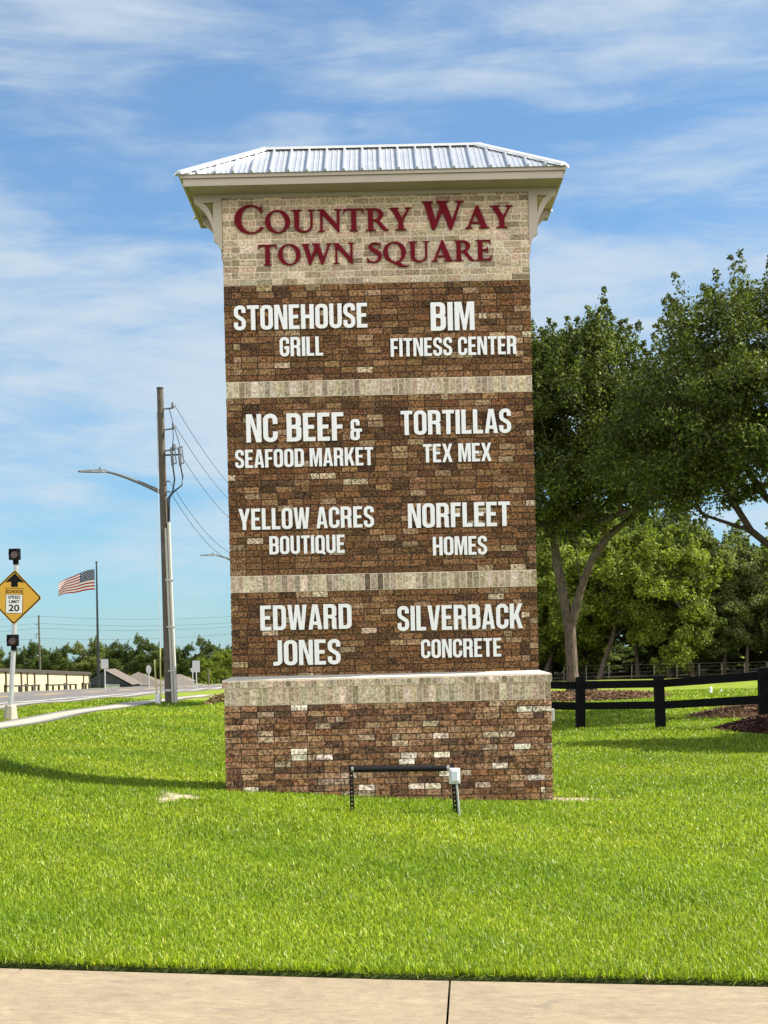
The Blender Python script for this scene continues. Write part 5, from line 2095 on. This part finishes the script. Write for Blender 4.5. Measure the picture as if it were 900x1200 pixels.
# ------------------------------------------------------------------ far side of the road: wall, rails, houses, poles, little signs
def build_far_left():
    M_BEIGE = plain('beige_stucco', (0.46, 0.38, 0.235), .9, vary=.06, scale=.6)
    M_BROWN = plain('dark_brown_trim', (0.045, 0.036, 0.028), .7, vary=.15)
    XW = -25.2
    y_of = lambda u, x=XW: -x * FPX / (450 - u)
    ya, yb = 84.0, y_of(103.6)
    base = lambda y: gzf(XW, y)
    topz = lambda y: 1.50 + (y - 106.0) * (0.95 - 1.50) / (136.0 - 106.0)
    root = empty('perimeter_wall', (XW, yb, base(yb)))
    tag(root, 'low beige panel wall with dark brown columns and coping across the road', 'wall')
    def Pl(o):
        o.parent = root
        o.matrix_parent_inverse = Matrix.Translation(root.location).inverted()
        return o
    cols = [ya, 92.0, 99.5] + [y_of(u) for u in (6.0, 24.0, 39.5, 55.0, 77.0, 97.0, 103.6)]
    mb = MB()
    for i in range(len(cols) - 1):
        y0, y1 = cols[i], cols[i + 1]
        vs = [(XW, y0, base(y0) - 1), (XW, y1, base(y1) - 1), (XW, y1, topz(y1) - .2), (XW, y0, topz(y0) - .2)]
        vs += [(p[0] - .18, p[1], p[2]) for p in vs]
        mb.add(vs, [(0, 1, 2, 3), (7, 6, 5, 4), (1, 5, 6, 2), (4, 0, 3, 7)])
    Pl(mb.build('panel', M_BEIGE))
    for y in cols + [y_of(31.0)]:
        w = .10 if y == y_of(31.0) else .17
        mb = MB()
        mb.box((XW + .003, y - w, base(y) - 1), (XW + .07, y + w, topz(y) - .24))
        Pl(mb.build('column', M_BROWN))
    mb = MB()
    vs = [(XW + .16, ya, topz(ya) - .23), (XW + .16, yb + .3, topz(yb) - .23), (XW + .16, yb + .3, topz(yb)), (XW + .16, ya, topz(ya))]
    vs += [(p[0] - .5, p[1], p[2]) for p in vs]
    mb.add(vs, [(0, 1, 2, 3), (7, 6, 5, 4), (1, 5, 6, 2), (4, 0, 3, 7), (3, 2, 6, 7), (4, 5, 1, 0)])
    Pl(mb.build('coping', M_BROWN))
    # low brown rails before the wall
    XR = -24.45
    for n, (u0, u1, np_, lab) in enumerate(((5.5, 44.5, 6, 'low brown timber rail before the left part of the beige wall'), (54, 88, 6, 'low brown timber rail before the middle of the beige wall'), (96, 103.5, 3, 'shortest low brown rail before the right end of the beige wall'))):
        y0, y1 = y_of(u0, XR), y_of(u1, XR)
        g0, g1 = gzf(XR, y0), gzf(XR, y1)
        r = empty('low_rail', (XR, y0, g0))
        tag(r, lab, 'low rail', 'low rails before the beige wall')
        for i in range(np_):
            t = i / (np_ - 1)
            y, z = (y1 - y0) * t, (g1 - g0) * t
            w = .12 if i % 3 == 0 else .08
            mb = MB()
            mb.box((-.07, y - w, z - .3), (.07, y + w, z + (.56 if i % 3 == 0 else .45)))
            mb.build('post', M_BROWN, r)
        mb = MB()
        vs = [(.075, -.1, .38), (.075, y1 - y0 + .1, g1 - g0 + .38), (.075, y1 - y0 + .1, g1 - g0 + .5), (.075, -.1, .5)]
        vs += [(p[0] + .05, p[1], p[2]) for p in vs]
        mb.add(vs, [(3, 2, 1, 0), (4, 5, 6, 7), (1, 2, 6, 5), (4, 7, 3, 0), (2, 3, 7, 6), (0, 1, 5, 4)])
        mb.build('rail', M_BROWN, r)

    # houses
    def house(name, x0, x1, y, depth, zg, ze, zr, wall, roof, label, hip=1.5, gable_front=False, windows=(), overhang=.4):
        r = empty(name, ((x0 + x1) / 2, y, zg))
        tag(r, label, 'house')
        def Ph(o, par=None):
            o.parent = par or r
            o.matrix_parent_inverse = (Matrix.Translation(r.location)).inverted() if par is None else Matrix()
            return o
        mb = MB()
        mb.box((x0, y, zg - .5), (x1, y + depth, ze))
        Ph(mb.build('wall', wall))
        mb = MB()
        o = overhang
        X0, X1, Y0, Y1 = x0 - o, x1 + o, y - o, y + depth + o
        ym, xm = (Y0 + Y1) / 2, (X0 + X1) / 2
        if gable_front:
            vs = [(X0, Y0, ze), (X1, Y0, ze), (X1, Y1, ze), (X0, Y1, ze), (xm, Y0, zr), (xm, Y1, zr)]
            fs = [(0, 4, 5, 3), (1, 2, 5, 4), (2, 3, 5), (3, 2, 1, 0)]
            mb.add(vs, fs)
            gb = MB()
            gb.add([(x0, y, ze), (x1, y, ze), (xm, y, zr - o * (zr - ze) / (X1 - xm) * 1.0)], [(0, 1, 2)])
            Ph(gb.build('gable', wall))
        else:
            vs = [(X0, Y0, ze), (X1, Y0, ze), (X1, Y1, ze), (X0, Y1, ze), (X0 + hip, ym, zr), (X1 - hip, ym, zr)]
            mb.add(vs, [(0, 1, 5, 4), (1, 2, 5), (2, 3, 4, 5), (3, 0, 4), (3, 2, 1, 0)])
        Ph(mb.build('roof', roof))
        for (wx, wz, ww, wh) in windows:
            mb = MB()
            mb.box((wx - ww, y - .05, wz - wh), (wx + ww, y - .004, wz + wh))
            Ph(mb.build('window', M_PANE))
        return r
    M_PANE = plain('pale_window', (0.5, 0.55, 0.58), .2, spec=.6)
    M_NAVY = plain('dark_slate_siding', (0.035, 0.040, 0.052), .8, vary=.1, scale=1)
    M_SH1 = plain('brown_shingle', (0.120, 0.100, 0.082), .95, vary=.2, scale=2.5)
    M_SH2 = plain('grey_brown_shingle', (0.145, 0.122, 0.102), .95, vary=.2, scale=2.5)
    M_TAN = plain('tan_siding', (0.36, 0.29, 0.20), .9, vary=.08)

    def hs(u0, u1, v_e, v_r, Yh, *args, **kw):
        a_, b_ = pix(u0, v_e, Yh), pix(u1, v_e, Yh)
        ze = (a_.z + b_.z) / 2
        zr = pix((u0 + u1) / 2, v_r, Yh).z
        zg = gzf((a_.x + b_.x) / 2, Yh)
        return house('house', a_.x, b_.x, Yh, 9.0, zg, ze, zr, *args, **kw), a_, b_, ze
    wx = lambda u, Yh: pix(u, 800, Yh).x
    wz = lambda u, v, Yh: pix(u, v, Yh).z
    Yh = 215
    hs(92, 152, 803.0, 784.2, Yh, M_NAVY, M_SH1, 'dark slate gabled house right behind the end of the beige wall', gable_front=True,
       windows=[(wx(126, Yh), wz(126, 804, Yh), .45, .25), (wx(135, Yh), wz(135, 804, Yh), .6, .22)])
    hs(128, 186, 803.5, 787.5, 232, M_TAN, M_SH1, 'house with a brown shingle hip roof, left of the wooden pole', hip=4.0, windows=[(wx(160, 232), wz(160, 806, 232), .5, .4)])
    hs(176, 231, 804.5, 790.5, 250, M_TAN, M_SH2, 'house with a greyer brown roof, seen behind the wooden pole', hip=3.5, windows=[(wx(212, 250), wz(212, 806, 250), .5, .4)])
    hs(247, 266, 803.5, 794.5, 275, M_TAN, M_SH2, 'farthest little brown roofed house, between the pole and the sign', hip=1.5)

    # little road signs seen from behind or far off
    def small_sign(u, v_mid, v_foot, Ys, w, h, kind, label):
        c = pix(u, v_mid, Ys)
        g_ = gzf(c.x, Ys)
        r = empty('street_sign', (c.x, Ys, g_))
        tag(r, label, 'road sign', 'small road signs along the far road')
        zc = c.z - g_
        mb = MB()
        mb.tube([(0, .03, -.2), (0, .03, zc + h * .4)], .04, 6)
        mb.build('post', M_GALV, r)
        mb = MB()
        if kind == 'oct':
            pts = [(w * math.cos(math.pi * (2 * i + 1) / 8), zc + h * math.sin(math.pi * (2 * i + 1) / 8)) for i in range(8)]
        else:
            pts = fillet([(-w, zc - h, .05), (w, zc - h, .05), (w, zc + h, .05), (-w, zc + h, .05)], 4)
        mb.prism(pts, -.03, -.012)
        mb.build('plate', plain('bare_sign_back', (0.46, 0.47, 0.47), .5, vary=.08), r)
    small_sign(122.6, 778, 806, 96, .22, .28, 'rect', 'small pale square road sign right of the flagpole')
    small_sign(174.2, 784.5, 806, 104, .17, .30, 'oct', 'small grey eight sided sign plate left of the wooden pole')
    small_sign(229.8, 781, 806, 100, .23, .36, 'rect', 'small grey square road sign between the wooden pole and the brick sign')
    small_sign(225.6, 785, 806, 112, .12, .14, 'rect', 'smallest road sign, just left of the grey square one')
    # slim stub posts near the far houses
    p = pix(244.0, 784, 150)
    g_ = gzf(p.x, 150)
    mb = MB()
    mb.tube([(0, 0, -.2), (0, 0, p.z - g_)], .09, 8)
    tag(mb.build('stub_post', M_POLE, None, (p.x, 150, g_)), 'short bare wooden post by the round shrub on the far road', 'post')
    # wooden pole far behind the wall, with the wires that cross the sky there
    Yp = 230
    p = pix(45.4, 721, Yp)
    g_ = gzf(p.x, Yp)
    r = empty('far_utility_pole', (p.x, Yp, g_))
    tag(r, 'thin distant utility pole rising behind the beige wall', 'utility pole')
    mb = MB()
    mb.tube([(0, 0, -.3), (0, 0, p.z - g_)], [.17, .12], 8)
    mb.build('pole_shaft', M_POLE, r)
    mb = MB()
    mb.tube([(-.15, -.1, p.z - g_ - 1.35), (-.5, -.1, p.z - g_ - 1.3)], .05, 6)
    mb.tube([(-.15, -.1, p.z - g_ - 2.7), (-.42, -.1, p.z - g_ - 2.6), (-.42, -.1, p.z - g_ - 3.2)], .07, 6)
    mb.build('bracket', M_POLE_D, r)
    for i, (va, vb) in enumerate(((722.0, 721.5), (730.3, 728.5), (736.0, 733.2), (748.0, 740.5))):
        A, B = pix(45.4, va, Yp - .2), pix(330, vb - 4, Yp + 25)
        C = pix(-60, va + 4, Yp - 12)
        mb = MB()
        pts = [C - A, (C - A) * .5 + Vector((0, 0, -.35))]
        for j in range(17):
            t = j / 16
            q = (B - A) * t
            q.z -= .75 * 4 * t * (1 - t)
            pts.append(q)
        mb.tube(pts, .017, 4, caps=False)
        o = mb.build('distant_wire', M_CABLE, None, A)
        tag(o, ('highest', 'second', 'third', 'lowest')[i] + ' of the faint wires running level from the distant pole', 'wire', 'wires on the distant pole')


build_far_left()


# ------------------------------------------------------------------ grass
def in_bed(x, y):
    m = np.zeros(len(x), bool)
    for cx, cy, rx, ry in BEDS + [(-4.72, 47.0, .45, .7)]:
        m |= np.hypot((x - cx) / rx, (y - cy) / ry) < 1.0
    return m


def build_grass():
    rng = np.random.default_rng(77)
    zones = [(8.955, 11.2, 7200, .058, .0054), (11.2, 15, 4400, .056, .0064), (15, 20.5, 2500, .060, .0085), (20.5, 29, 1250, .060, .0120), (29, 42, 520, .064, .019), (42, 62, 180, .070, .032)]
    PX, PY, HH, WW = [], [], [], []
    for y0, y1, dens, h, w in zones:
        ylo, yhi = y0, y1
        half0 = .24 * y1 + 1.6
        n = int(dens * (yhi - ylo) * 2 * half0)
        y = rng.uniform(ylo, yhi, n)
        x = rng.uniform(-half0, half0, n)
        keep = np.abs(x) < .24 * y + 1.4
        x, y = x[keep], y[keep]
        ok = ~((x > BX0 - .01) & (x < BX1 + .01) & (y > BY0 - .01) & (y < BY1 + .01))
        ok &= ~((x < -7.72) & (x > -8.72) & (y < 77)) & ~(x < -10.35)
        ok &= ~in_bed(x, y)
        ok &= rng.random(len(x)) > sand_mask(x, y) * .93
        x, y = x[ok], y[ok]
        PX.append(x); PY.append(y)
        HH.append(np.full(len(x), h)); WW.append(np.full(len(x), w))
    x, y, h, w = map(np.concatenate, (PX, PY, HH, WW))
    n = len(x)
    # unevenness of the turf: soft mounds of taller, lusher growth and thin yellower places
    def wob(a, b, s):
        return np.sin(x * a + s) * np.cos(y * b + s * 1.7) + .6 * np.sin(x * a * 2.3 + y * b * 1.9 + s * 3)
    lush = wob(1.7, 1.3, .4) * .5 + wob(4.1, 3.1, 2.0) * .35 + wob(.6, .45, 5.1) * .5
    h = h * rng.uniform(.55, 1.35, n) * (1 + .16 * lush)
    h = np.where((y < 9.10), h * 1.12, h)
    w = w * rng.uniform(.7, 1.3, n)
    z = gz(x, y)
    d = rng.random(n) * 2 * np.pi
    lean = np.abs(rng.normal(.55, .32, n))
    edge = y < 9.03                                   # blades that hang over the cut edge of the walk
    d = np.where(edge & (rng.random(n) < .55), -np.pi / 2 + rng.normal(0, .6, n), d)
    lean = np.where(edge, lean * 1.15, lean)
    dx, dy = np.cos(d) * np.sin(lean), np.sin(d) * np.sin(lean)
    dz = np.cos(lean)
    f = d + np.pi / 2 + rng.normal(0, .5, n)
    sx, sy = np.cos(f) * w / 2, np.sin(f) * w / 2
    B = np.stack([x, y, z - .004], -1)
    S = np.stack([sx, sy, np.zeros(n)], -1)
    D = np.stack([dx, dy, dz], -1) * h[:, None]
    bend = np.stack([dx, dy, -np.ones(n) * .35], -1) * (h * rng.uniform(.1, .6, n))[:, None]
    M = B + D * .58
    Tp = B + D + bend
    V = np.stack([B - S * .8, B + S * .8, M + S, M - S, Tp], 1).reshape(-1, 3)
    i0 = np.arange(n)[:, None] * 5
    Q = i0 + np.array([[0, 1, 2, 3]])
    Tr = i0 + np.array([[3, 2, 4]])
    pal = np.array([(.168, .272, .014), (.222, .320, .018), (.132, .225, .012), (.285, .360, .032), (.35, .39, .065), (.46, .45, .17)])
    pick = rng.choice(len(pal), n, p=(.32, .31, .18, .135, .045, .010))
    c = pal[pick] * rng.uniform(.60, 1.46, n)[:, None]
    c *= (1 - .10 * lush)[:, None]
    c *= (1 - .14 * sstep(19, 30, y))[:, None]        # turf a little darker from the sign backwards
    patch = .5 + .5 * np.sin(y * 1.05 + .5 * np.sin(x * .55 + .6) + .35 * np.sin(x * 1.7)) * np.sin(x * .33 + y * .21 + 1.0)
    patch = np.clip(patch + .22 * np.sin(x * 2.6 + 1.2 * np.sin(y * 1.9)) * np.sin(y * 2.3), 0, 1)[:, None]
    c = c * (1 + np.array([.30, .16, .25]) * (patch - .45))
    warm = np.clip(.5 - .4 * lush, 0, 1)[:, None]
    c = c * (1 + np.array([.16, .04, 0]) * warm)
    C = np.repeat(c, 5, 0)
    me = mesh_np('lawn_grass', V, [Q, Tr], C, mats=[M_GRASS])
    o = link('lawn_grass', me)
    o['kind'] = 'stuff'
    o['label'] = 'bright green mown lawn grass'
    print('grass blades', n)


build_grass()
